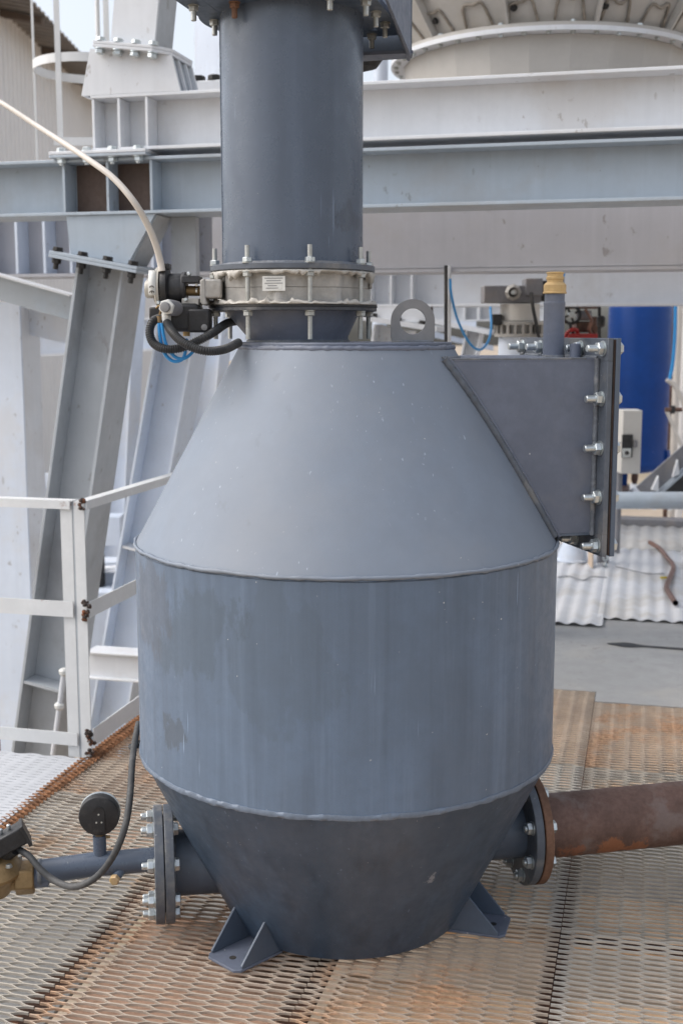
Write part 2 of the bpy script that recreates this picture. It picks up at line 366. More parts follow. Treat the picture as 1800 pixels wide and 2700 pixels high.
m.add(vs, [(i, i+1, i+1+n, i+n) for i in range(n-1)]).build('roof_sheeting', 'eave sheet', bl, smooth=0)
for k in range(8):
    yy = 9.2+k*1.9
    MB().prism([(-4.3, yy, 5.13), (-3.5, yy, 4.99), (-3.5, yy, 5.06), (-4.3, yy, 5.21)], (0, .09, 0)).build('rafter', 'timber rafter', bl)
MB().box((-4.3, 18, 4.0), .25, 9.1, .06).build('wall_girt', 'timber rafter', bl)

# ---------------- floor gratings of raised expanded metal
def expanded(u0, u1, v0, v1, z=0.0, pu=.098, h=.0116, wid=.0058, tilt=R(94), th=.0026, name='grating_panel', material='galvanised mesh',
             label='', seed=0):
    rnd = random.Random(seed)
    m = MB(); root = P((u0+u1)/2, (v0+v1)/2, z)
    nu = max(1, round((u1-u0)/pu)); pu = (u1-u0)/nu; nv = round((v1-v0)/h); h = (v1-v0)/nv
    dv, dz = math.cos(tilt)*wid/2, math.sin(tilt)*wid/2
    nv_, nz_ = -math.sin(tilt)*th/2, math.cos(tilt)*th/2
    sec = [(-dv-nv_, -dz-nz_), (dv-nv_, dz-nz_), (dv+nv_, dz+nz_), (-dv+nv_, -dz+nz_)]
    vs = []; fs = []
    for j in range(nv):
        vj = v0+(j+.5)*h; s = 1 if j % 2 else -1
        prof = [(0, s), (.10, s), (.20, s*.62), (.33, -s*.72), (.40, -s), (.60, -s), (.67, -s*.72), (.80, s*.62), (.90, s)]
        sag = noise.noise(Vector((u0*3, vj*2.2, seed)))*.004
        st = len(vs); c = 0
        for i in range(nu):
            for (a, q) in prof+([(1, s)] if i == nu-1 else []):
                u = u0+(i+a)*pu; v = vj+q*h*.46
                zz = z - .004 + sag + noise.noise(Vector((u*1.7, v*1.7, seed*3.1)))*.005
                for (a_, b_) in sec:
                    vs.append(U*u+V*(v+a_)+Z*(zz+b_))
                c += 1
        for i in range(c-1):
            o = st+i*4
            for k in range(4):
                l = (k+1) % 4; fs.append((o+k, o+l, o+4+l, o+4+k))
    me = bpy.data.meshes.new(name)
    me.from_pydata([(p-root)[:] for p in vs], [], fs)
    me.materials.append(M[material]); o = bpy.data.objects.new(name, me); C.objects.link(o); o.location = root
    return tag(o, label, 'grating')
PAN = [
    (-1.735, -1.201, 1.80, 3.269, 'galvanised mesh', 'expanded metal floor panel at bottom left corner, under the brass valve'),
    (-1.735, -1.201, 3.271, 4.72, 'tan mesh', 'brownish expanded metal floor panel beside the railing, behind the pressure gauge'),
    (-1.199, -.671, 1.80, 3.269, 'tan mesh', 'brown rusty expanded metal floor panel in front of the left foot'),
    (-1.199, -.671, 3.271, 4.72, 'galvanised mesh', 'expanded metal floor panel hidden mostly behind the left edge of the vessel'),
    (-.669, -.151, 1.80, 2.759, 'tan mesh', 'tan expanded metal floor panel right under the front of the vessel'),
    (-.669, -.151, 2.761, 3.889, 'grey mesh', 'expanded metal floor panel under the right foot of the vessel'),
    (-.669, -.151, 3.891, 4.74, 'tan mesh', 'narrow rust stained floor panel by the vessel, far right, left of the dark seam'),
    (-.149, .389, 1.80, 2.759, 'grey mesh', 'expanded metal floor panel at bottom right corner of the deck'),
    (-.149, .389, 2.761, 3.889, 'galvanised mesh', 'expanded metal floor panel under the rusty pipe'),
    (-.149, .389, 3.891, 4.612, 'tan mesh', 'rust orange floor panel between the rusty pipe and the flat grey plate'),
    (.391, .925, 1.80, 3.269, 'grey mesh', 'expanded metal floor panel at the right edge, beyond the rusty pipe end'),
    (.391, .925, 3.271, 4.612, 'tan mesh', 'expanded metal floor panel at far right edge before the grey plate'),
]
for i, (a, b, c, d, mm, lb) in enumerate(PAN):
    expanded(a, b, c, d, material=mm, label=lb, seed=i+1)
# white painted mesh left of the seam
expanded(-2.55, -1.75, 1.80, 3.545, z=.006, h=.0112, material='white mesh', label='white painted expanded metal floor panel left of the rusty seam', seed=31, tilt=R(9), wid=.0135)
wp = MB().uvz(-2.55, -1.775, 1.8, 3.545, -.012, -.006).build('walkway_plate', 'white mesh'); tag(wp, 'thin white sheet under the white mesh panel on the left', 'plate')
expanded(-1.775, -1.715, 1.80, 4.70, z=.009, pu=.06, material='rusty edge', label='orange rusted torn edge of mesh along the white floor panel', seed=41, tilt=R(70), wid=.008)
# rusty bars under the seams
def seam(u0, u1, v0, v1, label):
    t = MB(); t.uvz(u0, u1, v0, v1, -.034, -.022).build('support_bar', 'rusty bar')
    tag(bpy.data.objects[t_name(t)], label, 'steel bar')
def t_name(t): return bpy.context.scene.collection.objects[-1].name
def bar(u0, u1, v0, v1, z0, z1, label, m='rusty bar', cat='steel bar', name='support_bar', group=None):
    o = MB().uvz(u0, u1, v0, v1, z0, z1).build(name, m); tag(o, label, cat, group); return o
bar(-1.245, -1.190, 1.8, 4.72, -.030, -.020, 'rusty bar showing through the mesh beside the left foot')
bar(-.700, -.640, 1.8, 4.72, -.030, -.020, 'broad rusty bar running under the middle of the vessel')
bar(-.178, -.122, 1.8, 4.72, -.030, -.020, 'rusty bar showing through the mesh, right of the right foot')
bar(.37, .41, 1.8, 4.6, -.030, -.020, 'rusty bar under the floor at the far right')
bar(-1.755, -1.725, 1.8, 4.72, -.028, -.016, 'orange rusty bar along the edge of the white floor panel')
bar(-.125, .92, 2.742, 2.778, -.030, -.020, 'cross bar under the floor seam right of the right foot')
bar(-.125, .92, 3.870, 3.910, -.030, -.020, 'cross bar under the floor seam behind the rusty pipe')
bar(-1.72, -1.22, 3.255, 3.285, -.030, -.020, 'cross bar under the floor seam behind the pressure gauge')
# boards lying under the mesh
def board(u0, u1, v0, v1, label, m='timber', z=-.06):
    o = MB().uvz(u0, u1, v0, v1, z-.01, z).build('board', m, bevel=.002); tag(o, label, 'board', None)
board(-.63, -.18, 1.85, 2.54, 'tan board seen through the mesh in front of the vessel')
board(-.12, .92, 1.85, 2.56, 'tan board seen through the mesh at the bottom right')
board(-.63, -.18, 2.79, 3.08, 'tan board seen through the mesh beside the right foot')
board(-.12, .92, 2.80, 3.08, 'tan board seen through the mesh below the rusty pipe')
board(-1.17, -.71, 1.85, 2.70, 'brown board seen through the mesh in front of the left foot', 'brown board')
board(-1.71, -1.23, 1.85, 3.0, 'grey sheet seen through the mesh at the bottom left', 'plate grey', -.10)
board(-1.17, -.71, 2.72, 4.6, 'grey sheet seen through the mesh behind the left pipe', 'plate grey', -.10)
board(-1.71, -1.23, 3.02, 4.6, 'brown sheet seen through the mesh behind the gauge', 'brown board', -.10)
board(-.12, .92, 3.10, 3.86, 'grey sheet seen through the mesh under the rusty pipe', 'plate grey', -.08)
board(-.63, .92, 3.93, 4.58, 'brown board seen through the mesh behind the rusty pipe', 'timber', -.09)
board(-.63, -.18, 3.10, 3.86, 'grey sheet seen through the mesh right behind the vessel', 'plate grey', -.08)

# flat grey plate, white corrugated sheets and farther decks on the right
fp = MB(); fp.uvz(-1.2, .92, 4.745, 5.99, -.006, 0); fp.uvz(-.148, .92, 4.616, 4.7445, -.006, 0); fp.build('floor_plate', 'plate grey', smooth=0)
tag(C.objects[-1], 'flat grey steel floor plate right of the vessel with a dark slit', 'plate')
sl_ = MB(); uu0, vv0 = at(1595, 1693, z=0).dot(U), at(1595, 1693, z=0).dot(V)
pp = []
for k in range(12):
    a = k/11; px = 1600+a*230; pc = 1696+a*17; hw = (.8+5*math.exp(-((a-.22)/.13)**2)+2.0*a)
    pp.append((at(px, pc-hw, z=.0035), at(px, pc+hw, z=.0035)))
vs = [p for q in pp for p in q]
sl_.add(vs, [(2*i, 2*i+1, 2*i+3, 2*i+2) for i in range(11)]).build('slit', 'rubber', fp_o := C.objects['floor_plate'])
def corrugated(u0, u1, v0, v1, z, pitch, amp, m, label, cat='roof sheet'):
    mb = MB(); n = int((u1-u0)/pitch)*8; vs = []
    for i in range(n+1):
        u = u0+i*pitch/8; zz = z+amp*(1+math.sin(2*PI*i/8))
        vs += [P(u, v0, zz), P(u, v1, zz+.004)]
    mb.add(vs, [(2*i, 2*i+2, 2*i+3, 2*i+1) for i in range(n)])
    o = mb.build('corrugated_sheet', m, smooth=60); tag(o, label, cat)
    s_ = o.modifiers.new('s', 'SOLIDIFY'); s_.thickness = .0015
    return o
corrugated(-1.15, -.14, 5.82, 8.02, .010, .076, .0055, 'roof sheet', 'white corrugated sheet next to the vessel, its end nearer the camera')
corrugated(-.195, 1.0, 6.0, 8.0, .003, .076, .0055, 'roof sheet', 'white corrugated sheet at right edge under the copper tube')
MB().uvz(-1.2, 1.2, 5.995, 9.04, -.012, -.002).build('far_deck', 'plate grey', smooth=0); tag(C.objects[-1], 'dusty grey deck strip behind the white corrugated sheets', 'plate')
corrugated(-1.15, 1.0, 8.03, 9.03, .0, .09, .005, 'dusty sheet', 'dusty grey corrugated sheet behind the white sheets, up to the dark low beam')
MB().uvz(-1.2, 1.6, 9.05, 9.2, -.0, .055).build('deck_kerb_beam', 'machine grey', bevel=.005); tag(C.objects[-1], 'dark low steel beam across the deck behind the copper tube', 'steel beam')
corrugated(-1.2, 1.6, 9.22, 10.6, .10, .11, .022, 'roof sheet', 'dusty corrugated sheet beyond the dark low beam')
MB().uvz(-.55, -.1, 9.75, 10.2, .15, .17).build('dark_mat', 'machine brown'); tag(C.objects[-1], 'dark flat mat lying on the far corrugated sheet', 'mat')
# platform edge beam under the decks
MB().uvz(-2.6, -1.76, 3.50, 3.545, -.17, -.014).build('edge_beam', 'steel white'); tag(C.objects[-1], 'white edge beam under the front of the white floor panel', 'steel beam')
MB().uvz(-1.76, 1.2, 4.76, 4.9, -.25, -.04).build('deck_beam', 'steel grey'); tag(C.objects[-1], 'grey steel beam carrying the deck behind the vessel', 'steel beam')

# ================================================================== STEEL FRAME
VB = 4.2
# beam B (lower) and A (upper)
bB = thing('steel_beam', 'blue grey I-beam directly under the pale upper beam, crossing behind the pipe', 'steel beam', P(-2.6, VB+.1, 1.83))
def hbeam(t, u0, u1, v, z0, z1, w, m, tf=.011, tw=.009):
    MB().uvz(u0, u1, v, v+w, z0, z0+tf).build('flange', m, t, bevel=.0015)
    MB().uvz(u0, u1, v, v+w, z1-tf, z1).build('flange', m, t, bevel=.0015)
    MB().uvz(u0, u1, v+w/2-tw/2, v+w/2+tw/2, z0+tf+.0003, z1-tf-.0003).build('web', m, t)
def stiff(t, u, v, z0, z1, w, m, tf=.011, th=.010):
    MB().uvz(u-th/2, u+th/2, v+.004, v+w/2-.006, z0+tf+.001, z1-tf-.001).build('stiffener', m, t, bevel=.001)
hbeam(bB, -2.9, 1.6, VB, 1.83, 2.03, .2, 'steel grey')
for px in (168, 283, 398): stiff(bB, au(px, 500, VB)[0], VB, 1.83, 2.03, .2, 'steel grey')
ub0, ub1 = au(172, 500, VB)[0], au(393, 500, VB)[0]
MB().uvz(ub0+.006, (ub0+ub1)/2-.007, VB+.088, VB+.0945, 1.842, 2.018).build('primed_web_plate', 'primer brown', bB)
MB().uvz((ub0+ub1)/2+.007, ub1-.006, VB+.088, VB+.0945, 1.842, 2.018).build('primed_web_plate', 'primer brown', bB)
bA = thing('steel_beam', 'pale white upper I-beam crossing the picture behind the dark pipe', 'steel beam', P(-2.0, VB+.1, 2.054))
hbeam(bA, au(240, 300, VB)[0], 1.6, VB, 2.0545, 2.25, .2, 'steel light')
for px in (243, 310, 383): stiff(bA, au(px, 320, VB)[0]+.004, VB, 2.0545, 2.25, .2, 'steel light')
# splice plate between A and B at left
sp = thing('splice_plate', 'bolted splice plates between the two beams, left of the pipe', 'steel plate', P(-1.95, VB, 2.03))
pu0, pu1 = -2.135, -1.757
MB().uvz(pu0, pu1, VB-.035, VB+.235, 2.031, 2.0415).build('plate', 'steel grey', sp, bevel=.002)
MB().uvz(pu0, pu1, VB-.035, VB+.235, 2.0425, 2.0535).build('plate', 'steel light', sp, bevel=.002)
for k in range(4):
    u = pu0+.04+k*.1
    bolt(sp, P(u, VB-.012, 2.031), -Z, r=.0098, length=.026, spin=k)
    if k != 1 or True: bolt_head(sp, P(u, VB-.012, 2.0535), Z, r=.0098, spin=k*.7)

# leg building in the plane of V
def leg(label, t0, t1, b0, b1, v, w, m, name='raking_column', ext=0, tf=.012, tw=.009, group=None):
    """t0,t1: photo points of the two flange edges at the top, b0: left edge at the bottom."""
    (u0, z0), (u1, z1) = au(*t0, v), au(*t1, v); (u2, z2) = au(*b0, v)
    a = Vector((u0, z0)); d = (Vector((u2, z2))-a).normalized(); nrm = Vector((-d.y, d.x))
    if nrm.x < 0: nrm = -nrm
    h = (Vector((u1, z1))-a).dot(nrm)
    L = (Vector((u2, z2))-a).length+ext
    A3 = P(a.x, v+w/2, a.y); D3 = U*d.x+Z*d.y; N3 = U*nrm.x+Z*nrm.y
    t = thing(name, label, 'steel column', A3, group)
    start = -.002
    for s, off in ((0, tf/2), (1, h-tf/2)):
        MB().box(A3+N3*off+D3*(L/2+start), L/2, tf/2, w/2, (D3, N3, V)).build('flange', m, t, bevel=.0015)
    MB().box(A3+N3*h/2+D3*(L/2+start), L/2, h/2-tf-.0004, tw/2, (D3, N3, V)).build('web', m, t)
    return t, A3, D3, N3, h, L
l1, A3, D3, N3, h1, L1 = leg('dark grey raking I-column in front, bolted under the blue grey beam at left', (202, 690), (326, 712), (30, 1985), None, VB+.005, .195, 'steel shade', ext=.5)
# cross stiffener near the foot and at the bottom
for dist in (1.65, ):
    MB().box(A3+N3*h1/2+D3*dist-V*.052, .006, h1/2-.014, .044, (D3, N3, V)).build('stiffener', 'steel shade', l1)
# tilted joint plates of this column
jp = thing('joint_plate', 'tilted pair of bolted plates on top of the raking column at left', 'steel plate', A3)
up = (-D3)
cj = A3+N3*(h1/2)-V*0.0
for k, m_ in ((0, 'steel grey'), (1, 'steel grey')):
    MB().box(cj+up*(.006+k*.0125), .175, .0058, .165, (N3, up, V)).build('plate', m_, jp, bevel=.0015)
for i in range(4):
    for side in (-1, 1):
        pos = cj+N3*(-.15+i*.1)+V*side*.145
        if side == -1 or i in (0, 3):
            bolt_head(jp, pos+up*.0255, up, r=.0105, material='black bolt', spin=i)
            bolt(jp, pos, -up, r=.0095, length=.040, material='black bolt', spin=i*.8)
# haunch between the joint and beam B
hb = thing('haunch', 'blue grey haunch plate between the tilted joint and the beam above', 'steel plate', cj)
q = [au(172, 572, VB), au(407, 566, VB)]
pl0 = cj+up*.0252
bl0 = pl0-N3*.125; br0 = pl0+N3*.105
z_t = 1.8295
poly = [bl0-V*.09, br0-V*.09, P(q[1][0], VB+.1, z_t)-V*.09, P(q[0][0], VB+.1, z_t)-V*.09]
MB().prism(poly, V*.011).build('face_plate', 'steel grey', hb)
MB().prism([p+V*.169 for p in poly], V*.011).build('face_plate', 'steel grey', hb)
for (p, t_) in ((poly[0], poly[3]), (poly[1], poly[2])):
    dr = Vector(t_)-Vector(p); ln = dr.length; dn = dr.normalized(); ox = dn.cross(V)
    MB().box((Vector(p)+Vector(t_))/2+V*.0895, ln/2-.002, .005, .0775, (dn, ox, V)).build('side_plate', 'steel shade', hb)
MB().uvz(q[1][0]+.004, q[1][0]+.10, VB+.15, VB+.19, 1.60, 1.829).build('rear_plate', 'steel shade', hb)

# upper column shoe above beam A
ush = thing('column_shoe', 'pale trapezoid column shoe on the upper beam at left with four nuts under its cap', 'steel column', P(-1.83, VB, 2.25))
(ua, za_), (ub, zb_) = au(215, 262, VB), au(476, 245, VB)
(uc, zc_), (ud, zd_) = au(238, 128, VB), au(452, 146, VB)
tU = (P(ud, VB, zd_)-P(uc, VB, zc_)).normalized(); tN = V.cross(tU).normalized()
if tN.z < 0: tN = -tN
poly = [P(ua, VB, 2.2505), P(ub, VB, 2.2505), P(ud, VB, zd_), P(uc, VB, zc_)]
MB().prism(poly, V*.012).build('face_plate', 'steel light', ush)
MB().prism([p+V*.198 for p in poly], V*.012).build('face_plate', 'steel light', ush)
MB().prism([poly[0]+V*.0125, poly[0]+V*.0125+U*.012, poly[3]+V*.0125+U*.012, poly[3]+V*.0125], V*.185).build('side_plate', 'steel light', ush)
MB().prism([poly[1]+V*.0125-U*.025, poly[1]+V*.0125-U*.013, poly[2]+V*.0125-U*.013, poly[2]+V*.0125-U*.025], V*.185).build('side_plate', 'steel shade', ush)
for k in (0.07, .14): MB().prism([poly[1]+V*k-U*.012, poly[1]+V*k-U*.001, poly[2]+V*k-U*.001, poly[2]+V*k-U*.012], V*.010).build('stiffener', 'steel light', ush)
cp = (P(uc, VB, zc_)+P(ud, VB, zd_))/2+V*.105
for k in (0, 1):
    o = MB()
    hw, hv = .128, .145
    oct_ = [(-hw, -hv), (hw-.03, -hv), (hw+.03, -hv+.05), (hw+.03, hv-.05), (hw-.03, hv), (-hw, hv)]
    o.prism([cp+tU*a+V*b+tN*(.0005+k*.0115) for a, b in oct_], tN*.0108).build('cap_plate', 'steel light', ush, bevel=.0015)
for i in range(4):
    pos = cp+tU*(-.105+i*.067)-V*.128
    bolt(ush, pos, -tN, r=.0098, length=.022, spin=i*.9)
    bolt_head(ush, pos+tN*.0235, tN, r=.0098, spin=i)
uc_ = thing('upper_column', 'pale raking column rising out of the top of the picture at left', 'steel column', cp)
cu = cp+tN*.0235
lean = (tN*1.0).normalized()
for s in (-1, 1):
    MB().box(cu+tU*s*.072+lean*.45-V*.0, .45, .006, .085, (lean, lean.cross(V), V)).build('flange', 'steel shade', uc_)
MB().box(cu-V*.09+lean*.45, .45, .084, .006, (lean, lean.cross(V), V)).build('web', 'steel light', uc_)

# second, paler leg behind
l2, A2, D2, N2, h2, L2 = leg('pale raking I-column behind, seen between the railing and the vessel', (430, 760), (534, 771), (257, 1773), None, 5.3, .21, 'steel white', ext=.4)
MB().box(A2+N2*h2/2+D2*1.24-V*.055, .006, h2/2-.014, .044, (D2, N2, V)).build('stiffener', 'steel light', l2)
# white upright column far left
l3 = thing('white_column', 'bright white upright I-column at the left edge behind the railing', 'steel column', P(-2.9, 5.4, -1.2))
(u3, _), = [au(66, 1200, 5.4)]
MB().uvz(u3-.20, u3+.002, 5.4, 5.412, -1.2, 1.55).build('flange', 'steel white', l3)
MB().uvz(u3-.105, u3-.095, 5.413, 5.60, -1.2, 1.55).build('web', 'steel white', l3)
MB().uvz(u3-.012, u3, 5.413, 5.60, -1.2, 1.55).build('side_plate', 'steel light', l3)
# raking column farther left behind it
l4, A4, D4, N4, h4, L4 = leg('pale raking column showing under the middle rail at the far left', (70, 1250), (150, 1255), (50, 1990), None, 6.0, .2, 'steel white', ext=.4)
# deep girder C with vertical plates at left
gC = thing('deep_girder', 'deep lilac grey girder below the two beams, smooth at right, ribbed at left', 'steel beam', P(0, 5.0, 1.65))
MB().uvz(-3.4, 2.2, 5.10, 5.112, 1.662, 2.006).build('web', 'girder paint', gC)
MB().uvz(-3.4, 2.2, 4.985, 5.215, 1.648, 1.6615).build('flange', 'girder paint', gC)
MB().uvz(-3.4, 2.2, 4.985, 5.215, 2.007, 2.020).build('flange', 'girder paint', gC)
for px in (-40, 42, 115, 185, 400, 480):
    u = au(px, 640, 4.99)[0]
    MB().uvz(u-.006, u+.006, 4.995, 5.099, 1.664, 2.005).build('stiffener', 'steel white', gC)
# right part is boxed in by a smooth face plate
u = au(560, 640, 4.99)[0]
MB().uvz(u, 2.2, 4.990, 5.0, 1.664, 2.005).build('face_plate', 'girder paint', gC)
# brace sloping down to the right at left edge
(ba, bz), (bb_, bz2) = au(-60, 705, 4.75), au(190, 775, 4.75)
br = thing('brace', 'grey channel brace sloping down to the raking column, upper left', 'steel beam', P(ba, 4.75, bz))
a = P(ba, 4.75, bz-.06); b = P(bb_, 4.75, bz2-.06); dx = (b-a).normalized(); nn = V.cross(dx)
MB().box((a+b)/2, (b-a).length/2, .003, .050, (dx, V, nn)).build('web', 'steel grey', br)
MB().box((a+b)/2+nn*(.054 if nn.z > 0 else -.054)-V*.0, (b-a).length/2, .05, .004, (dx, V, nn)).build('flange', 'steel light', br)
(ba, bz), (bb_, bz2) = au(78, 810, 5.5), au(190, 838, 5.5)
b2 = thing('brace', 'short white bracket beam below the sloping brace, upper left', 'steel beam', P(ba, 5.5, bz))
a = P(ba, 5.5, bz); b = P(bb_, 5.5, bz2); dx = (b-a).normalized(); nn = V.cross(dx)
if nn.z < 0: nn = -nn
MB().box((a+b)/2, (b-a).length/2, .06, .005, (dx, V, nn)).build('flange', 'steel white', b2)
MB().box((a+b)/2-nn*.068, (b-a).length/2, .004, .062, (dx, V, nn)).build('web', 'steel white', b2)
# horizontal tie low behind the railing
(ta, tz), (tb, tz2) = au(238, 1780, 5.0), au(420, 1783, 5.0)
ti = thing('tie_beam', 'low pale horizontal tie beam between railing post and vessel', 'steel beam', P(ta, 5.0, tz))
hbeam(ti, ta-.02, tb+1.2, 5.0, tz-.02, tz+.11, .12, 'steel light', tf=.009, tw=.07)
ld = thing('stay_rod', 'thin pale stay rod with two white end nuts behind the railing post', 'steel bar', at(160, 1880, y=4.3))
MB().cyl(at(170, 1765, y=4.3), at(140, 1990, y=4.3), .009, 12).build('rod', 'steel light', ld)
for p in (at(169, 1772, y=4.3), at(157, 1862, y=4.3)): MB().lathe([(.010, -.014), (.018, -.006), (.018, .006), (.010, .014)], p, (-.1, 0, 1), 12).build('nut', 'white plastic', ld)

# beam D and its leg, right behind the duct
VD = 6.2
bD = thing('steel_beam', 'light blue beam behind the lifting lug and the brass cap', 'steel beam', P(-1, VD, 1.54))
hbeam(bD, -2.6, 2.2, VD, 1.535, 1.80, .2, 'steel light', tf=.013)
for px in (1029, 1084, 975): stiff(bD, au(px, 770, VD)[0], VD, 1.535, 1.80, .2, 'steel light', tf=.013)
jd = thing('joint_plate', 'tilted joint plate seen through the hole of the lifting lug', 'steel plate', P(-.8, VD, 1.4))
(ja, jz), (jb, jz2) = au(960, 838, VD), au(1155, 868, VD)
a = P(ja, VD+.1, jz); b = P(jb, VD+.1, jz2); dx = (b-a).normalized(); nn = V.cross(dx)
if nn.z < 0: nn = -nn
MB().box((a+b)/2, (b-a).length/2, .15, .013, (dx, V, nn)).build('plate', 'steel light', jd)
(h0, hz0), (h1_, hz1) = au(985, 845, VD), au(1120, 850, VD)
MB().prism([P(h0, VD, hz0), P(h1_, VD, hz1), P(h1_-.02, VD, 1.534), P(h0-.02, VD, 1.534)], V*.012).build('haunch_plate', 'steel light', jd)
MB().prism([P(h1_+.012, VD+.05, hz1), P(h1_+.03, VD+.05, hz1), P(h1_+.03, VD+.05, 1.534), P(h1_+.012, VD+.05, 1.534)], V*.012).build('haunch_plate', 'primer brown', jd)
for k in range(3): bolt_head(jd, a+dx*(.05+k*.13)-V*.12+nn*.0135, nn, r=.012, material='black bolt')
l5, A5, D5, N5, h5, L5 = leg('grey raking column left of the lifting lug, below the tilted joint', (985, 856), (1080, 866), (930, 1150), None, VD, .2, 'steel light', ext=.6)
# beam E further away
VE = 9.0
bE = thing('steel_beam', 'small far beam with two stiffeners between lug and slide valve', 'steel beam', P(0, VE, 1.5))
hbeam(bE, -2.0, au(1440, 825, VE)[0], VE, 1.49, 1.66, .18, 'steel light')
for px in (1222, 1260): stiff(bE, au(px, 825, VE)[0], VE, 1.49, 1.66, .18, 'steel light', th=.02)
jE = thing('joint_plate', 'far sloping white plate behind the hanging blue tube', 'steel plate', P(0, VE, 1.4))
(ja, jz), (jb, jz2) = au(1120, 842, VE), au(1290, 876, VE)
a = P(ja, VE+.1, jz); b = P(jb, VE+.1, jz2); dx = (b-a).normalized(); nn = V.cross(dx)
if nn.z < 0: nn = -nn
MB().box((a+b)/2, (b-a).length/2, .15, .018, (dx, V, nn)).build('plate', 'steel light', jE)
MB().prism([P(ja+.12, VE, jz-.01), P(jb-.1, VE, jz2), P(jb-.1, VE, 1.489), P(ja+.05, VE, 1.489)], V*.012).build('haunch_plate', 'steel white', jE)
l6, *_ = leg('far raking column below the sloping white plate, right of the lifting lug', (1228, 866), (1268, 872), (1170, 1150), None, VE, .2, 'steel light', ext=.5)
# far tie seen low between lug and pole
MB().prism([at(1135, 872, y=11), at(1300, 912, y=11), at(1300, 925, y=11), at(1135, 888, y=11)], (0, .1, 0)).build('far_tie', 'steel white')
tag(C.objects[-1], 'far white diagonal tie low behind the lifting lug', 'steel beam')

# ---------------- railing at left
rl = thing('railing', 'white angle-iron guard rail with scorched corner welds at the left', 'railing', P(-1.78, 3.56, 0))
RU, RV = -1.782, 3.56
def angle_post(u, v, z0, z1):
    MB().uvz(u-.045, u-.004, v, v+.004, z0, z1).build('post', 'white rail', rl)
    MB().uvz(u+.004, u+.040, v-.002, v+.002, z0, z1).build('post', 'white rail', rl)
    MB().uvz(u-.0035, u+.0035, v+.001, v+.045, z0, z1).build('post', 'steel shade', rl)
angle_post(RU, RV, .0, .865)
for (z, hh) in ((.852, .014), (.507, .026), (.065, .022)):
    MB().uvz(-2.9, RU-.006, RV-.010, RV-.006, z-hh, z+hh).build('rail', 'white rail', rl)
    if z > .8: MB().uvz(-2.9, RU, RV-.0055, RV+.035, z+hh-.004, z+hh).build('rail', 'white rail', rl)
for (z, hh) in ((.852, .014), (.507, .026), (.075, .030)):
    MB().uvz(RU+.046, RU+.050, RV+.0, RV+3.0, z-hh, z+hh).build('rail', 'white rail', rl)
    if z > .8: MB().uvz(RU+.012, RU+.045, RV+.0, RV+3.0, z+hh-.004, z+hh).build('rail', 'white rail', rl)
angle_post(RU, RV+2.9, 0, .86)
rnd = random.Random(11)
for z, s in ((.853, .016), (.505, .036), (.05, .050)):
    m_ = MB()
    for k in range(int(9+s*300)):
        c_ = P(RU+.036+rnd.gauss(0, .006), RV-.004+rnd.gauss(0, .003), z+rnd.uniform(-s, s)); q_ = rnd.uniform(.003, .009)
        m_.lathe([(q_*.3, -q_), (q_, -q_*.3), (q_*.8, q_*.5), (q_*.2, q_)], c_, (rnd.gauss(0, 1), rnd.gauss(0, 1), rnd.gauss(0, 1)), 6)
    m_.build('scorched_weld', 'burnt weld', rl)
# ladder cage upper left
lc = thing('ladder_cage', 'white ladder safety cage of flat hoops and bars at upper left', 'ladder', at(230, 200, y=6.6))
cx, cy, rc = at(235, 180, y=6.6).x, 6.6, .285
for zz in (at(180, 181, y=6.6).z,):
    m_ = MB(); vs = []; n_ = 40
    for i in range(n_):
        a = 2*PI*i/n_
        for (r_, dz) in ((rc, -.022), (rc, .022), (rc-.005, .022), (rc-.005, -.022)): vs.append((cx+r_*math.cos(a), cy+r_*math.sin(a), zz+dz))
    m_.add(vs, [(4*i+k, 4*i+(k+1) % 4, 4*((i+1) % n_)+(k+1) % 4, 4*((i+1) % n_)+k) for i in range(n_) for k in range(4)]).build('hoop', 'white rail', lc)
MB().box((cx-.02, cy-rc, at(215, 374, y=6.33).z), .11, .003, .02).build('strap', 'white rail', lc)
zb, ztop = at(180, 384, y=6.35).z, 4.2
for a, w_ in ((R(250), .014), (R(178), .006), (R(20), .014), (R(300), .012)):
    x_, y_ = cx+(rc+.004)*math.cos(a), cy+(rc+.004)*math.sin(a)
    zz0 = zb if w_ > .01 else 1.9
    MB().box((x_, y_, (zz0+ztop)/2), w_, .003, (ztop-zz0)/2).build('cage_bar', 'white rail', lc)
for px in (258, 279):
    p = at(px, 60, y=7.0); MB().cyl((p.x, 7.0, 2.0), (p.x, 7.0, 4.4), .013, 12).build('ladder_stile', 'white rail', lc)
# pale silo behind the pipe at top
si = thing('silo', 'tall pale silo behind the dark pipe at the top', 'silo', (-.9, 9.5, -1.2))
sx = at(690, 120, y=9.5).x
MB().lathe([(.50, 0), (.50, 2.9), (.58, 3.0), (.50, 6.5)], (sx, 9.5, 1.2), Z, 48).build('shell', 'steel white', si)
MB().cyl((sx, 9.5, -1.2), (sx, 9.5, 1.2), .2, 24).build('stand', 'steel white', si)
# small support with dark bolts between shoe and pipe
sb = thing('support_bracket', 'small pale bracket with two dark bolts between column shoe and pipe', 'steel plate', at(555, 235, y=5.2))
pc = at(565, 232, y=5.2)
MB().box(pc, .09, .05, .022, (U, V, Z)).build('bracket', 'steel light', sb, bevel=.003)
for dx_ in (-.06, .01): bolt_head(sb, pc+U*dx_+Z*.0225-V*.02, Z, r=.016, material='black bolt')
for px, r_ in ((1003, .05),):
    p = at(px, 180, y=8.5); MB().cyl((p.x, 8.5, -1.2), (p.x, 8.5, 4.5), r_, 24).build('vent_pipe', 'steel white'); tag(C.objects[-1], 'pale vertical pipe between the dark bracket and the hopper rim', 'pipe')

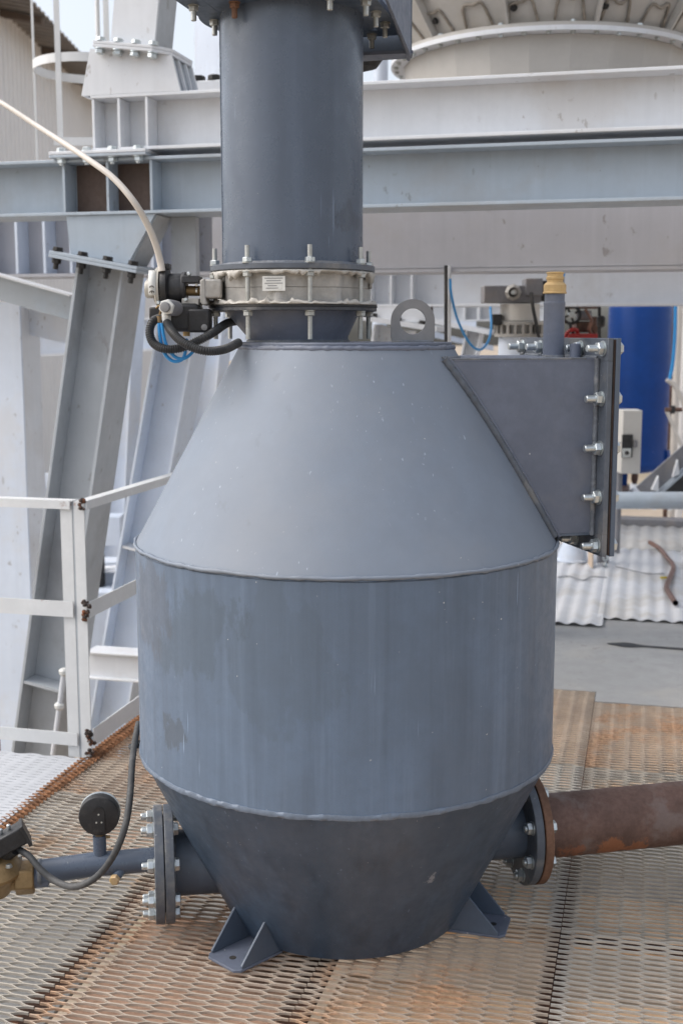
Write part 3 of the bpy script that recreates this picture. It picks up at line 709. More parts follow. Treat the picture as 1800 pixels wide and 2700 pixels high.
# ---------------- big hopper top right
hp = thing('hopper', 'large pale hopper with a bolted rim ring at top right', 'hopper', (.984, 6.2, 1.9))
hx, hy, hz = .995, 6.2, 2.70
nf = 24
MB().lathe([(.62, -.5), (.69, -.012)], (hx, hy, hz), Z, nf).build('lower_shell', 'hopper sheet', hp, smooth=5)
MB().lathe([(.66, -.010), (.752, -.010), (.752, .010), (.66, .010)], (hx, hy, hz), Z, 96, closed=True).build('rim_ring', 'steel light', hp)
MB().lathe([(.66, .0115), (.745, .0115), (.745, .026), (.66, .026)], (hx, hy, hz), Z, 96, closed=True).build('rim_ring', 'hopper sheet', hp)
MB().lathe([(.70, .027), (1.25, .75), (1.25, 1.6)], (hx, hy, hz), Z, nf).build('upper_cone', 'hopper sheet', hp, smooth=5)
for i in range(44):
    a = 2*PI*i/44
    if math.sin(a) < .35:
        b_ = Vector((hx+.727*math.cos(a), hy+.727*math.sin(a), hz-.010)); bolt(hp, b_, -Z, r=.006, length=.012, material='dull zinc' if i % 5 else 'zinc', spin=i)
        if i % 3 == 0: bolt_head(hp, b_+Z*.036, Z, r=.007, material='zinc', spin=i)
for i in range(12):
    a = R(8)+2*PI*i/12; d = Vector((math.cos(a), math.sin(a), 0)); tv = Vector((-d.y, d.x, 0))
    if math.sin(a) > .4: continue
    sl2 = (d*.55+Z*.723).normalized(); nr = (d*.723-Z*.55).normalized()
    c_ = Vector((hx, hy, hz))+d*.70+Z*.027+sl2*.42+nr*.018
    MB().box(c_, .40, .006, .020, (sl2, tv, nr)).build('rib', 'hopper sheet', hp)
    for k in range(3): bolt_head(hp, Vector((hx, hy, hz))+d*.70+Z*.027+sl2*(.08+k*.12)+tv*.03+nr*.002, nr, r=.008, material='black bolt', spin=k)
rnd = random.Random(5)
def conept(a, s, out=.004):
    d = Vector((math.cos(a), math.sin(a), 0)); return Vector((hx, hy, hz))+d*(.70+.55*s+out)+Z*(.027+.723*s-out*.6)
for k in range(9):
    a = R(205+k*16); s = .03; pts_ = [conept(a-.09, .02), conept(a-.07, .10+.03*rnd.random()), conept(a-.0, .10+.03*rnd.random()), conept(a+.05, .13), conept(a+.08, .05), conept(a+.09, .02)]
    q_ = spline(pts_, 6)
    MB().tube(q_, .008, 7, rf=lambda i: .006+.006*abs(noise.noise(Vector((i*.35, k, 0))))).build('sealant_smear', 'smear', hp)

# ================================================================== BACKGROUND EQUIPMENT, RIGHT
# blue tank
tk = thing('air_receiver_tank', 'tall blue pressure tank on legs at the right', 'tank', (2.1, 9.6, 0))
tx = at(1681, 1000, y=9.6).x; tr = .243; tz0 = at(1681, 1243, y=9.6).z; tz1 = at(1681, 795, y=9.6).z
prof = [(.02, tz0-.015)]+[(tr*math.sin(R(a)), tz0+.085-.10*math.cos(R(a))) for a in range(15, 91, 15)]+[(tr, tz1-.06)]+[(tr*math.cos(R(a)), tz1-.06+.11*math.sin(R(a))) for a in range(15, 90, 15)]+[(.02, tz1+.05)]
MB().lathe(prof, (tx, 9.6, 0), Z, 64).build('shell', 'blue paint', tk, smooth=40)
for a in (R(215), R(325), R(90)):
    d = Vector((math.cos(a), math.sin(a), 0)); p = Vector((tx, 9.6, 0))+d*tr*.86
    MB().prism([p+Z*(tz0+.18), p+d*.05+Z*(tz0+.18), p+d*.09+Z*.14, p+d*.04+Z*.14], Vector((-d.y, d.x, 0))*.06).build('leg', 'blue paint', tk)
MB().lathe([(.018, -.10), (.028, -.06), (.028, -.03), (.02, .0)], (tx, 9.6, tz0), Z, 12).build('drain', 'machine brown', tk)
cb = thing('control_box', 'beige switch box with a black rotary switch, in front of the blue tank', 'control box', at(1660, 1240, y=7.6))
a = at(1629, 1246, y=7.6); b = at(1685, 1080, y=7.6)
MB().box(((a.x+b.x)/2, 7.6, (a.z+b.z)/2), (b.x-a.x)/2, .07, (b.z-a.z)/2).build('case', 'cabinet paint', cb, bevel=.004)
c0 = at(1652, 1176, y=7.525)
MB().box(c0, .034, .006, .072).build('switch_plate', 'black plastic', cb, bevel=.003)
c1 = at(1651, 1194, y=7.515)
MB().box(c1, .026, .003, .028).build('dial', 'zinc', cb, bevel=.003)
MB().lathe([(.014, 0), (.011, .02)], c1-Y*.003, -Y, 16).build('knob', 'black plastic', cb)
MB().box(at(1674, 1170, y=7.52), .010, .012, .022).build('cable_gland', 'machine grey', cb)
MB().cyl((a.x+.02, 7.66, 0), (a.x+.02, 7.66, a.z), .02, 12).build('stand', 'machine grey', cb)
MB().box(at(1635, 1168, y=7.51), .012, .001, .003).build('label_strip', 'machine grey', cb)
# grey horizontal pipe
gp = thing('grey_pipe', 'grey horizontal pipe low at the right behind the duct flange', 'pipe', at(1700, 1318, y=7.2))
a = at(1560, 1319, y=7.3); b = at(1900, 1320, y=7.1)
MB().cyl(a, b, .052, 32).build('pipe_run', 'machine grey' if False else 'steel grey', gp)
for k in (.1, .8): MB().box(a.lerp(b, k)-Z*(a.z/2+.026), .03, .03, a.z/2-.027).build('pipe_support', 'machine grey', gp)
# stair stringer
ss = thing('stair', 'grey diagonal steel stringer with a tread bracket at the right edge', 'stair', at(1700, 1295, y=7.8))
a = at(1690, 1300, y=7.9); b = at(1830, 1175, y=7.9); dx = (b-a).normalized(); nn = Y.cross(dx)
if nn.z < 0: nn = -nn
MB().box((a+b)/2, (b-a).length/2, .01, .055, (dx, Y, nn)).build('stringer', 'machine grey', ss)
MB().box((a+b)/2-nn*.075, (b-a).length/2, .05, .008, (dx, Y, nn)).build('flange', 'steel grey', ss)
MB().prism([at(1715, 1300, y=8.1), at(1860, 1300, y=8.1), at(1860, 1195, y=8.1), at(1800, 1225, y=8.1)], Y*.05).build('tread_riser', 'rubber', ss)
MB().prism([at(1718, 1292, y=7.85), at(1735, 1296, y=7.85), at(1735, 1255, y=7.85)], Y*.08).build('gusset', 'steel light', ss)
MB().prism([at(1773, 1258, y=7.85), at(1790, 1250, y=7.85), at(1786, 1212, y=7.85)], Y*.08).build('gusset', 'steel light', ss)
# things behind the tank, right edge
for i, (px, m_, r_, yy, lb) in enumerate(((1782, 'white tube', .035, 11.5, 'cream vertical pipe at the right edge behind the tank'), (1799, 'wall sheet', .05, 12.5, 'beige vertical pipe at the extreme right edge behind the tank'), (1768, 'machine brown', .03, 12, 'brown vertical post close behind the right side of the tank'))):
    p = at(px, 1000, y=yy); MB().cyl((p.x, yy, -1.2), (p.x, yy, 2.0), r_, 16).build('background_pipe', m_); tag(C.objects[-1], lb, 'pipe')
hr = MB(); pts_ = spline([at(1757, 1000, y=9.2), at(1778, 1018, y=9.2), at(1800, 1060, y=9.2), at(1815, 1110, y=9.2)], 6); hr.tube(pts_, .02, 10).build('stair_handrail', 'white tube'); tag(C.objects[-1], 'cream bent handrail right of the tank, upper one', 'handrail')
hr = MB(); hr.tube([at(1757, 1085, y=9.2), at(1795, 1175, y=9.2)], .014, 10).build('stair_handrail', 'white tube'); tag(C.objects[-1], 'cream straight handrail bar right of the tank, lower one', 'handrail')
hr = MB(); hr.tube(spline([at(1780, 790, y=8.8), at(1778, 880, y=8.8), at(1772, 960, y=8.8), at(1764, 1000, y=8.8)], 6), .013, 10).build('air_hose', 'blue tube'); tag(C.objects[-1], 'blue hose hanging down beside the right of the blue tank', 'hose')
vb = thing('tank_valve', 'dark small valve handle on the right side of the blue tank', 'valve', at(1762, 1080, y=8.6))
MB().cyl(at(1752, 1080, y=8.6), at(1796, 1080, y=8.6), .016, 12).build('body', 'machine brown', vb); MB().box(at(1772, 1080, y=8.6), .012, .02, .028).build('handle', 'rubber', vb)

# slide valve with white stand pipe
sv = thing('slide_valve', 'beige standpipe with ribbed flange and grey gearbox on top, behind the duct', 'valve', at(1385, 940, y=5.6))
yy = 5.6
c0 = at(1368, 900, y=yy); sc = 5.6/3200*1.0
rp = 58*sc
MB().cyl((c0.x, yy, .0), (c0.x, yy, at(0, 888, y=yy).z), rp*.93, 40).build('standpipe', 'steel white', sv)
MB().cyl((c0.x, yy, at(0, 890, y=yy).z), (c0.x, yy, at(0, 848, y=yy).z), rp*.9, 40).build('valve_body', 'cast alloy', sv)
MB().lathe([(rp*1.12, 0), (rp*1.12, .014)], (c0.x, yy, at(0, 857, y=yy).z), Z, 40).build('flange', 'cast alloy', sv)
MB().lathe([(rp*1.12, 0), (rp*1.12, .014)], (c0.x, yy, at(0, 888, y=yy).z), Z, 40).build('flange', 'cast alloy', sv)
for i in range(20):
    a = 2*PI*i/20; MB().box((c0.x+rp*1.02*math.cos(a), yy+rp*1.02*math.sin(a), at(0, 868, y=yy).z), .010, .006, .030, (Vector((math.cos(a), math.sin(a), 0)), Vector((-math.sin(a), math.cos(a), 0)), Z)).build('rib', 'cast alloy', sv)
MB().cyl((c0.x, yy, at(0, 846, y=yy).z), (c0.x, yy, at(0, 802, y=yy).z), rp*.88, 40).build('bonnet', 'cabinet paint', sv)
MB().box(at(1345, 777, y=yy), 73*sc, .07, 22*sc).build('gearbox', 'machine grey', sv, bevel=.004)
MB().box(at(1402, 758, y=yy-.02), 22*sc, .06, 22*sc).build('gearbox_cover', 'machine grey', sv, bevel=.004)
MB().box(at(1432, 768, y=yy), 16*sc, .05, 26*sc).build('motor', 'black plastic', sv, bevel=.004)
MB().box(at(1462, 748, y=yy+.1), 20*sc, .05, 18*sc).build('bracket', 'machine grey', sv, bevel=.004)
MB().lathe([(21*sc, 0), (21*sc, .02), (14*sc, .035), (14*sc, .05), (7*sc, .05), (7*sc, .06)], at(1351, 771, y=yy-.07), -Y, 8).build('shaft_hub', 'cast alloy', sv)
MB().lathe([(12*sc, 0), (12*sc, .012)], at(1351, 771, y=yy-.117), -Y, 20).build('shaft_seal', 'rubber', sv)
MB().lathe([(5*sc, 0), (5*sc, .012)], at(1351, 771, y=yy-.13), -Y, 16).build('shaft_end', 'zinc', sv)
MB().box(at(1308, 843, y=yy-.05), 12*sc, .03, 14*sc).build('limit_switch', 'black plastic', sv, bevel=.004)
MB().tube(spline([at(1400, 772, y=yy-.1), at(1404, 810, y=yy-.12), at(1413, 855, y=yy-.12), at(1422, 905, y=yy-.1)], 6), .008, 10).build('cable', 'rubber', sv)
# vertical thin pole and pale pole
MB().cyl(at(1175, 1000, y=5.0), at(1175, 700, y=5.0), .0075, 12).build('conduit', 'rubber'); tag(C.objects[-1], 'thin black vertical conduit right of the lifting lug', 'conduit')
MB().cyl(at(1184, 1000, y=5.02), at(1184, 700, y=5.02), .007, 12).build('conduit', 'steel light'); tag(C.objects[-1], 'thin pale vertical conduit next to the black one', 'conduit')
bt_ = MB(); bt_.tube(spline([at(1186, 735, y=5.0), at(1189, 775, y=5.0), at(1203, 835, y=5.05), at(1225, 885, y=5.1), at(1247, 915, y=5.15), at(1268, 921, y=5.2), at(1286, 900, y=5.3), at(1294, 865, y=5.4), at(1292, 810, y=5.5)], 8), .0052, 10).build('air_tube', 'blue tube'); tag(C.objects[-1], 'thin blue tube hanging in a loop from the black conduit', 'tube')
MB().tube([at(1482, 735, y=5.9), at(1489, 700, y=5.9), at(1494, 660, y=5.9)], .008, 10).build('air_tube', 'blue tube'); tag(C.objects[-1], 'short blue tube above the brass cap', 'tube')
# compressor
cm = thing('compressor', 'small brown and black compressor on a red tray behind the brass capped pipe', 'compressor', at(1535, 890, y=6.6))
yy = 6.6; sc = yy/3200
MB().lathe([(26*sc, 0), (26*sc, .03), (19*sc, .035), (19*sc, .0)], at(1503, 830, y=yy), -Y, 32, closed=True).build('flywheel', 'rubber', cm)
MB().lathe([(8*sc, 0), (8*sc, .045)], at(1503, 830, y=yy), -Y, 20).build('hub', 'zinc', cm)
for k in range(4):
    a = k*PI/2+.4; MB().box(at(1503, 830, y=yy-.015)+Vector((math.cos(a), 0, math.sin(a)))*13*sc, 8*sc, .006, 2.5*sc, (Vector((math.cos(a), 0, math.sin(a))), Y, Vector((-math.sin(a), 0, math.cos(a))))).build('spoke', 'rubber', cm)
MB().cyl(at(1520, 832, y=yy), at(1556, 832, y=yy), 13*sc, 24).build('motor', 'machine grey', cm)
MB().box(at(1545, 862, y=yy+.05), 32*sc, .07, 14*sc).build('block', 'machine brown', cm, bevel=.01)
MB().cyl(at(1566, 835, y=yy), at(1566, 880, y=yy), 9*sc, 16).build('filter', 'machine brown', cm)
MB().box(at(1530, 808, y=yy+.05), 45*sc, .06, 6*sc).build('manifold', 'machine brown', cm, bevel=.005)
MB().tube(spline([at(1542, 815, y=yy-.05), at(1558, 845, y=yy-.06), at(1552, 868, y=yy-.06), at(1563, 888, y=yy-.04)], 6), 4*sc, 8).build('discharge_pipe', 'copper', cm)
MB().box(at(1528, 886, y=yy), 38*sc, .10, 6*sc).build('tray', 'red paint', cm, bevel=.004)
MB().tube(spline([at(1488, 888, y=yy-.06), at(1500, 872, y=yy-.08), at(1518, 870, y=yy-.08), at(1524, 888, y=yy-.06)], 6), 5*sc, 8).build('handle', 'red paint', cm)
MB().tube([at(1499, 850, y=yy-.05), at(1508, 875, y=yy-.06), at(1516, 893, y=yy-.06)], 4*sc, 8).build('cable', 'rubber', cm)
MB().cyl(at(1579, 1010, y=6.3), at(1579, 790, y=6.3), .0085, 12).build('standpipe', 'rubber'); tag(C.objects[-1], 'thin black vertical pipe left of the blue tank', 'pipe')
MB().lathe([(.012, -.03), (.022, -.02), (.022, .02), (.012, .03)], at(1583, 848, y=6.28), Z, 12).build('pipe_clamp', 'rubber'); tag(C.objects[-1], 'black clamp on the thin pipe left of the tank', 'clamp')
MB().box(at(1530, 1100, y=6.7), (.10), .25, .5*at(1530, 900, y=6.7).z-at(1530, 1100, y=6.7).z).build('equipment_plinth', 'steel grey'); tag(C.objects[-1], 'grey plinth under the compressor hidden by the duct', 'plinth')
# bits standing on the corrugated sheet, right of the cone corner
pf = thing('white_stand', 'white pipe foot beside a beige angle plate, seen under the duct', 'support', at(1505, 1480, z=.02))
c0 = at(1508, 1478, z=.02)
MB().lathe([(.10, 0), (.10, .012), (.088, .014), (.085, .05), (.055, .13), (.055, .25)], c0, Z, 32).build('foot', 'steel white', pf)
MB().box(at(1556, 1470, z=.07), .004, .06, .075).build('angle_plate', 'far wall', pf)
ey = thing('eye_bolt', 'small shiny eye bolt standing on the white corrugated sheet', 'bolt', at(1594, 1494, z=.02))
e0 = at(1594, 1494, z=.02)
MB().lathe([(.010, 0), (.016, .012), (.006, .024), (.006, .04)], e0, Z, 12).build('shank', 'zinc', ey)
MB().tube([e0+Vector((.014*math.cos(R(a)), 0, .052+.014*math.sin(R(a)))) for a in range(0, 361, 30)], .005, 8, caps=False).build('eye', 'zinc', ey)
# copper tube
ct = thing('copper_tube', 'bent brownish copper tube lying on the corrugated sheet at right', 'tube', at(1760, 1500, z=.02))
pts_ = spline([at(1712, 1430, z=.045), at(1738, 1447, z=.035), at(1760, 1474, z=.03), at(1774, 1495, z=.03), at(1762, 1530, z=.03), at(1757, 1552, z=.03), at(1779, 1590, z=.04)], 8)
MB().tube(pts_, .0145, 16, caps=False).build('tube', 'copper', ct)
MB().tube(pts_[-6:], .0115, 16, caps=False).build('inner_wall', 'rubber', ct)
MB().box(at(1748, 1523, z=.03), .018, .008, .005).build('tape', 'yellow tape', ct)
# stray wires on the sheet
MB().tube(spline([at(1470, 1522, z=.027), at(1500, 1520, z=.027), at(1535, 1530, z=.027), at(1560, 1521, z=.027), at(1600, 1523, z=.027)], 8), .0035, 8).build('wire', 'machine grey'); tag(C.objects[-1], 'thin wire lying on the corrugated sheet next to the vessel', 'wire')
MB().tube(spline([at(1620, 1493, z=.022), at(1660, 1503, z=.022), at(1710, 1513, z=.022), at(1750, 1512, z=.022)], 8), .003, 8).build('wire', 'machine grey'); tag(C.objects[-1], 'thin wire lying left of the copper tube', 'wire')

# low things seen through the railing
dm = thing('canister', 'black canister with a red lid seen between railing post and vessel', 'canister', at(255, 1500, y=7.5))
p = at(254, 1500, y=7.5); MB().lathe([(.045, -.11), (.055, -.10), (.055, .09), (.04, .11)], p, Z, 24).build('body', 'rubber', dm)
MB().lathe([(.03, .112), (.03, .15)], p, Z, 16).build('lid', 'red paint', dm)
MB().box((p.x, 7.5, (p.z-.11-1.2)/2), .2, .2, (p.z-.11+1.2)/2-.001).build('crate', 'steel white'); tag(C.objects[-1], 'pale crate under the black canister', 'crate')
MB().box(at(5, 2000, y=6.4), .2, .15, .14).build('red_bin', 'red paint'); tag(C.objects[-1], 'dark red bin at the left edge below the lowest rail', 'bin')
C.objects[-1].data.materials[0] = M['machine brown']
for (px, py, yy, hx_, hz_, lb) in ((290, 1395, 8.5, .09, .10, 'white small box seen between the two raking columns, upper'), (285, 1495, 8.0, .14, .05, 'white pallet piece seen between the raking columns, lower')):
    MB().box(at(px, py, y=yy), hx_, .1, hz_).build('white_block', 'steel white'); tag(C.objects[-1], lb, 'block')
# low shrubs far off at left
sh = MB(); rnd = random.Random(3)
for k in range(2600):
    c_ = Vector((-7.4+rnd.uniform(-3, 2.2), 18+rnd.uniform(-2, 3), -1.2+abs(rnd.gauss(0, .35)))); d = Vector((rnd.gauss(0, 1), rnd.gauss(0, 1), rnd.gauss(0, 1))).normalized(); e = d.orthogonal().normalized()
    sh.add([c_, c_+d*.16+e*.04, c_+d*.22, c_+d*.1-e*.06], [(0, 1, 2, 3)])
sh.build('scrub', 'foliage', smooth=0); tag(C.objects[-1], 'dry scrub on the ground far behind the railing', 'scrub', kind='stuff')

# ================================================================== THE VESSEL
ves = thing('pressure_vessel', 'big blue grey vessel with conical top and bottom standing on the mesh floor', 'vessel', AX)
ZB, ZL, ZU, ZT = .0125, .431, .920, 1.371
RC, RT, RB = .49, .245, .279
NN = 160
MB().lathe([(RT, ZT), (RT+.010, ZT-.018)]+[(RC-(RC-RT)*(1-t), ZT+(ZU-ZT)*t) for t in (.06, .2, .4, .6, .8, .94)]+[(RC-.006, ZU+.013), (RC-.0015, ZU+.004)], AX, Z, NN, caps=False).build('upper_cone', 'dusty lit paint', ves, smooth=50)
MB().lathe([(RC, ZU+.0035), (RC, (ZU+ZL)/2), (RC, ZL+.003)], AX, Z, NN, caps=False).build('shell', 'shell paint', ves, smooth=50)
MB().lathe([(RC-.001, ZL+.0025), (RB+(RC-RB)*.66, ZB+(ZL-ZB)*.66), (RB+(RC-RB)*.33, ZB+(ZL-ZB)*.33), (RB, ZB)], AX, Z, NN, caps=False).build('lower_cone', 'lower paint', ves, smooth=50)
MB().lathe([(RB-.006, ZB+.001), (RB-.006, ZB+.008)], AX, Z, 96).build('bottom_plate', 'dark paint', ves)
MB().lathe([(RT-.004, ZT), (RT-.004, ZT+.0095)], AX, Z, 128).build('top_plate', 'duct paint', ves, bevel=.002)
def bead(r, z, rad, name='weld_seam', m='weld', n=420, jit=.35, squash=1.0, seed=0):
    mb = MB(); vs = []; kk = 6
    for i in range(n):
        a = 2*PI*i/n
        j = 1+jit*noise.noise(Vector((math.cos(a)*22, math.sin(a)*22, seed)))+.5*jit*noise.noise(Vector((math.cos(a)*90, math.sin(a)*90, seed)))
        dz = .0022*noise.noise(Vector((math.cos(a)*7, math.sin(a)*7, seed+5)))
        for k in range(kk):
            b = 2*PI*k/kk
            rr = r+rad*j*math.cos(b)*.8; zz = z+dz+rad*j*math.sin(b)*squash
            vs.append(AX+Vector((rr*math.cos(a), rr*math.sin(a), zz)))
    mb.add(vs, [(i*kk+k, i*kk+(k+1) % kk, ((i+1) % n)*kk+(k+1) % kk, ((i+1) % n)*kk+k) for i in range(n) for k in range(kk)])
    return mb.build(name, m, ves, smooth=70)
bead(RC+.0005, ZU+.0045, .0046, seed=1, m='dusty lit paint', jit=.6)
bead(RC-.0010, ZU-.0020, .0020, seed=4, m='lower paint', jit=.3)
bead(RC-.001, ZL+.001, .0054, seed=2, m='shell weld', squash=1.3, jit=.3)
bead(RT+.0005, ZT-.003, .0060, seed=3, m='duct paint', squash=1.1)

# feet
for ang in (225.5, 343.7, 104.5):
    a = R(ang); d = Vector((math.cos(a), math.sin(a), 0)); t = Vector((-d.y, d.x, 0)); hw = .055
    r0, r1 = .262, .400
    f0 = AX+d*r0; f1 = AX+d*r1
    o = MB().prism([f0-t*hw+Z*.0005, f1-t*hw+Z*.0005-d*.012, f1-t*(hw-.012)+Z*.0005, f1+t*(hw-.012)+Z*.0005, f1+t*hw-d*.012+Z*.0005, f0+t*hw+Z*.0005], Z*.0065)
    foot = o.build('foot', 'duct paint', ves, bevel=.001)
    for s in (-1, 1):
        b0 = AX+t*s*(hw-.001)
        g_ = MB().prism([b0+d*.245+Z*.0075, b0+d*(r1-.016)+Z*.0075, b0+d*(r1-.016)+Z*.013, b0+d*.312+Z*.096, b0+d*.285+Z*.096], t*s*-.006)
        g_.build('foot_gusset', 'dark paint', foot, bevel=.0008)
    MB().lathe([(.008, 0), (.008, .0006)], f1-d*.035+Z*.0072, Z, 20).build('bolt_hole', 'rubber', foot)
    MB().tube([b0+d*.312+Z*.096+t*0, b0+d*.306+Z*.099], .005, 8).build('weld_blob', 'weld', foot)

# lifting lug
lx = AX.x+.148; ly = 2.745; lz = ZT+.0098
mb = MB(); outer = []; inner = []; n = 40; Rl = .0490; zc = lz+.046; th = .012
for i in range(n):
    a = 2*PI*i/n
    ca, sa = math.cos(a), math.sin(a)
    if sa >= 0: outer.append((Rl*ca, Rl*sa))
    else:
        k = max(abs(ca)/1.0, 1e-6); t_ = min(Rl/k if k > 0 else 9, .046/abs(sa)); outer.append((t_*ca, t_*sa))
    inner.append((.0285*ca, .0285*sa))
vs = []
for yy in (-th/2, th/2):
    for (x_, z_) in outer: vs.append((lx+x_, ly+yy, zc+z_))
    for (x_, z_) in inner: vs.append((lx+x_, ly+yy, zc+z_))
fs = []
for i in range(n):
    k = (i+1) % n
    fs += [(i, k, n+k, n+i), (2*n+i, 3*n+i, 3*n+k, 2*n+k), (i, 2*n+i, 2*n+k, k), (n+i, n+k, 3*n+k, 3*n+i)]
lug = mb.add(vs, fs).build('lifting_lug', 'lug steel', ves, smooth=40, bevel=.0008)
MB().tube([(lx-.046+.092*i/30, ly-.008, lz+.001) for i in range(31)], .003, 7, rf=lambda i: .0032+.0014*noise.noise(Vector((i*.9, 0, 0)))).build('weld', 'weld', lug)

# duct at the right
PSI = R(15.0); DA = Vector((math.cos(PSI), math.sin(PSI), 0)); DN = Vector((math.sin(PSI), -math.cos(PSI), 0))
DZ = 1.4-.2575; DHH = .2025; LF = .535
Dc = lambda l, s, z: AX+DA*l+DN*s+Z*(DZ+z)
th = .006
MB().box(Dc((.08+LF)/2, DHH-th/2, 0), (LF-.08)/2, th/2, DHH-th-.0004, (DA, DN, Z)).build('duct_wall', 'duct paint', ves)
MB().box(Dc((.08+LF)/2, -DHH+th/2, 0), (LF-.08)/2, th/2, DHH-th-.0004, (DA, DN, Z)).build('duct_wall', 'duct paint', ves)
top_ = MB().box(Dc((.06+LF)/2, 0, DHH-th/2), (LF-.06)/2, DHH, th/2, (DA, DN, Z)).build('duct_wall', 'duct paint', ves)
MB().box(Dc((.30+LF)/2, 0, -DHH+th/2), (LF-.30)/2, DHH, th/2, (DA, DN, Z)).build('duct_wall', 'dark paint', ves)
# frame flange, gasket, cover
FH = .247
def ringplate(l0, l1, ho, hi):
    m_ = MB()
    m_.box(Dc((l0+l1)/2, 0, (ho+hi)/2), (l1-l0)/2, ho, (ho-hi)/2, (DA, DN, Z)); m_.box(Dc((l0+l1)/2, 0, -(ho+hi)/2), (l1-l0)/2, ho, (ho-hi)/2, (DA, DN, Z))
    m_.box(Dc((l0+l1)/2, (ho+hi)/2, 0), (l1-l0)/2, (ho-hi)/2, hi-.0003, (DA, DN, Z)); m_.box(Dc((l0+l1)/2, -(ho+hi)/2, 0), (l1-l0)/2, (ho-hi)/2, hi-.0003, (DA, DN, Z))
    return m_
ringplate(LF+.0005, LF+.0125, FH, DHH-.006).build('duct_flange', 'flange paint', ves, bevel=.001)
MB().box(Dc(LF+.0145, 0, 0), .0018, FH-.004, FH-.004, (DA, DN, Z)).build('gasket', 'rubber', ves)
MB().box(Dc(LF+.0185, 0, 0), .0020, FH-.003, FH-.003, (DA, DN, Z)).build('gasket', 'rusty gasket', ves)
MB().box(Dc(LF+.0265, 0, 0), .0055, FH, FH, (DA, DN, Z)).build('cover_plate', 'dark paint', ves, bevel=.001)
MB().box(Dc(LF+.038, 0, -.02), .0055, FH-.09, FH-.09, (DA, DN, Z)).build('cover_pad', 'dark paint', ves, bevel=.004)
# weld between duct and flange (front and top)
def wtube(pts, rad, parent=ves, m='weld', seed=0, name='weld'):
    n_ = len(pts)
    return MB().tube(pts, rad, 8, rf=lambda i: rad*(1+.35*noise.noise(Vector((i*.7, seed, 0))))).build(name, m, parent, smooth=70)
wtube([Dc(LF-.004, DHH+.002, -DHH+2*DHH*i/60) for i in range(61)], .0065, seed=1)
wtube([Dc(LF-.002, -DHH+2*DHH*i/60, DHH+.001) for i in range(61)], .004, seed=2)
wtube([Dc(LF-.03-.34*i/60, DHH-.002, DHH-.001) for i in range(61)], .0028, seed=5)
# saddle weld where the duct face meets the cone
pts_ = []
for i in range(70):
    z = -DHH+.0+2*DHH*i/69
    zz = DZ+z; rr = RT+(RC-RT)*(ZT-zz)/(ZT-ZU) if zz > ZU else RC
    s = DHH; q_ = rr*rr-s*s
    if q_ <= 0: continue
    pts_.append(AX+DA*(math.sqrt(q_)+.002)+DN*(s+.001)+Z*zz)
wtube(pts_, .0105, seed=3, m='flange paint', name='saddle_weld')
wtube([p_+DA*.013+DN*.001 for p_ in pts_], .004, seed=9, m='duct paint', name='saddle_weld')
rr = RT+(RC-RT)*(ZT-(DZ+DHH))/(ZT-ZU)
wtube([AX+Vector((rr*math.cos(PSI-.9+1.8*i/40), rr*math.sin(PSI-.9+1.8*i/40), DZ+DHH+.001)) for i in range(41)], .004, seed=4, name='saddle_weld')
# duct bolts
HB = .224
pos = []
for i in range(5):
    for k in range(5):
        if i in (0, 4) or k in (0, 4): pos.append((-HB+i*HB/2, -HB+k*HB/2))
for j, (s, z) in enumerate(pos):
    bolt(ves, Dc(LF, s, z), -DA, r=.0085, length=.040, spin=j*.61)
    bolt_head(ves, Dc(LF+.0323, s, z), DA, r=.0085, spin=j)
# riser stubs on the duct
pr = Dc(.478, .085, DHH)
rs = MB().lathe([(.0245, 0), (.0245, .118), (.0252, .121), (.0252, .126), (.0232, .128), (.0232, .146)], pr, Z, 40, caps=True).build('riser_stub', 'duct paint', ves, smooth=40)
MB().lathe([(.0275, .1465), (.0275, .150), (.0260, .151), (.0262, .166), (.0215, .171), (.0185, .173), (.0185, .178), (.0205, .1795), (.0205, .184), (.0185, .1855), (.0188, .191), (.0205, .1925), (.0205, .195), (.0165, .196)], pr, Z, 40).build('brass_coupling', 'brass cap', rs, smooth=35)
MB().lathe([(.0275, 0), (.0262, .004), (.0245, .006)], pr, Z, 40, jit=.0015).build('weld', 'weld', rs)
p2 = Dc(.512, .13, DHH)
MB().lathe([(.0125, 0), (.0125, .030), (.0105, .032)], p2, Z, 24).build('plug_stub', 'duct paint', ves)

# ---------------- left nozzle
def cone_r(z): return RB+(RC-RB)*(z-ZB)/(ZL-ZB)
def nozzle(ang, z, r, l0, l1, rf, name_label, parent=None, rise=0.0, segs=2):
    pass
BL = R(180+9.5); LD = Vector((math.cos(BL), math.sin(BL), 0)); LZ = .146
base = AX+Z*LZ
MB().cyl(base+LD*.25, base+LD*.418, .077, 48).build('inlet_nozzle', 'dark paint', ves, smooth=40)
fl = MB().lathe([(.05, .4185), (.137, .4185), (.138, .420), (.138, .438), (.137, .4395), (.05, .4395)], base, LD, 72).build('inlet_flange', 'flange paint', ves, smooth=30)
wtube([base+LD*.417+(Z*math.cos(2*PI*i/40)+LD.cross(Z)*math.sin(2*PI*i/40))*.079 for i in range(41)], .004, seed=8)
lp = thing('inlet_pipe', 'dark thin inlet pipe with bolted flange leading left to the brass valve', 'pipe', base+LD*.45)
MB().lathe([(.02, .4420), (.137, .4420), (.138, .4435), (.138, .4615), (.137, .463), (.02, .463)], base, LD, 72).build('blind_flange', 'flange paint', lp, smooth=30)
MB().lathe([(.03, .4399), (.112, .4399), (.112, .4416), (.03, .4416)], base, LD, 48).build('gasket', 'rubber', lp)
p0 = base+LD*.463+Z*.012; p1 = base+LD*.60+Z*.010; p3 = base+LD*.735+Z*.000
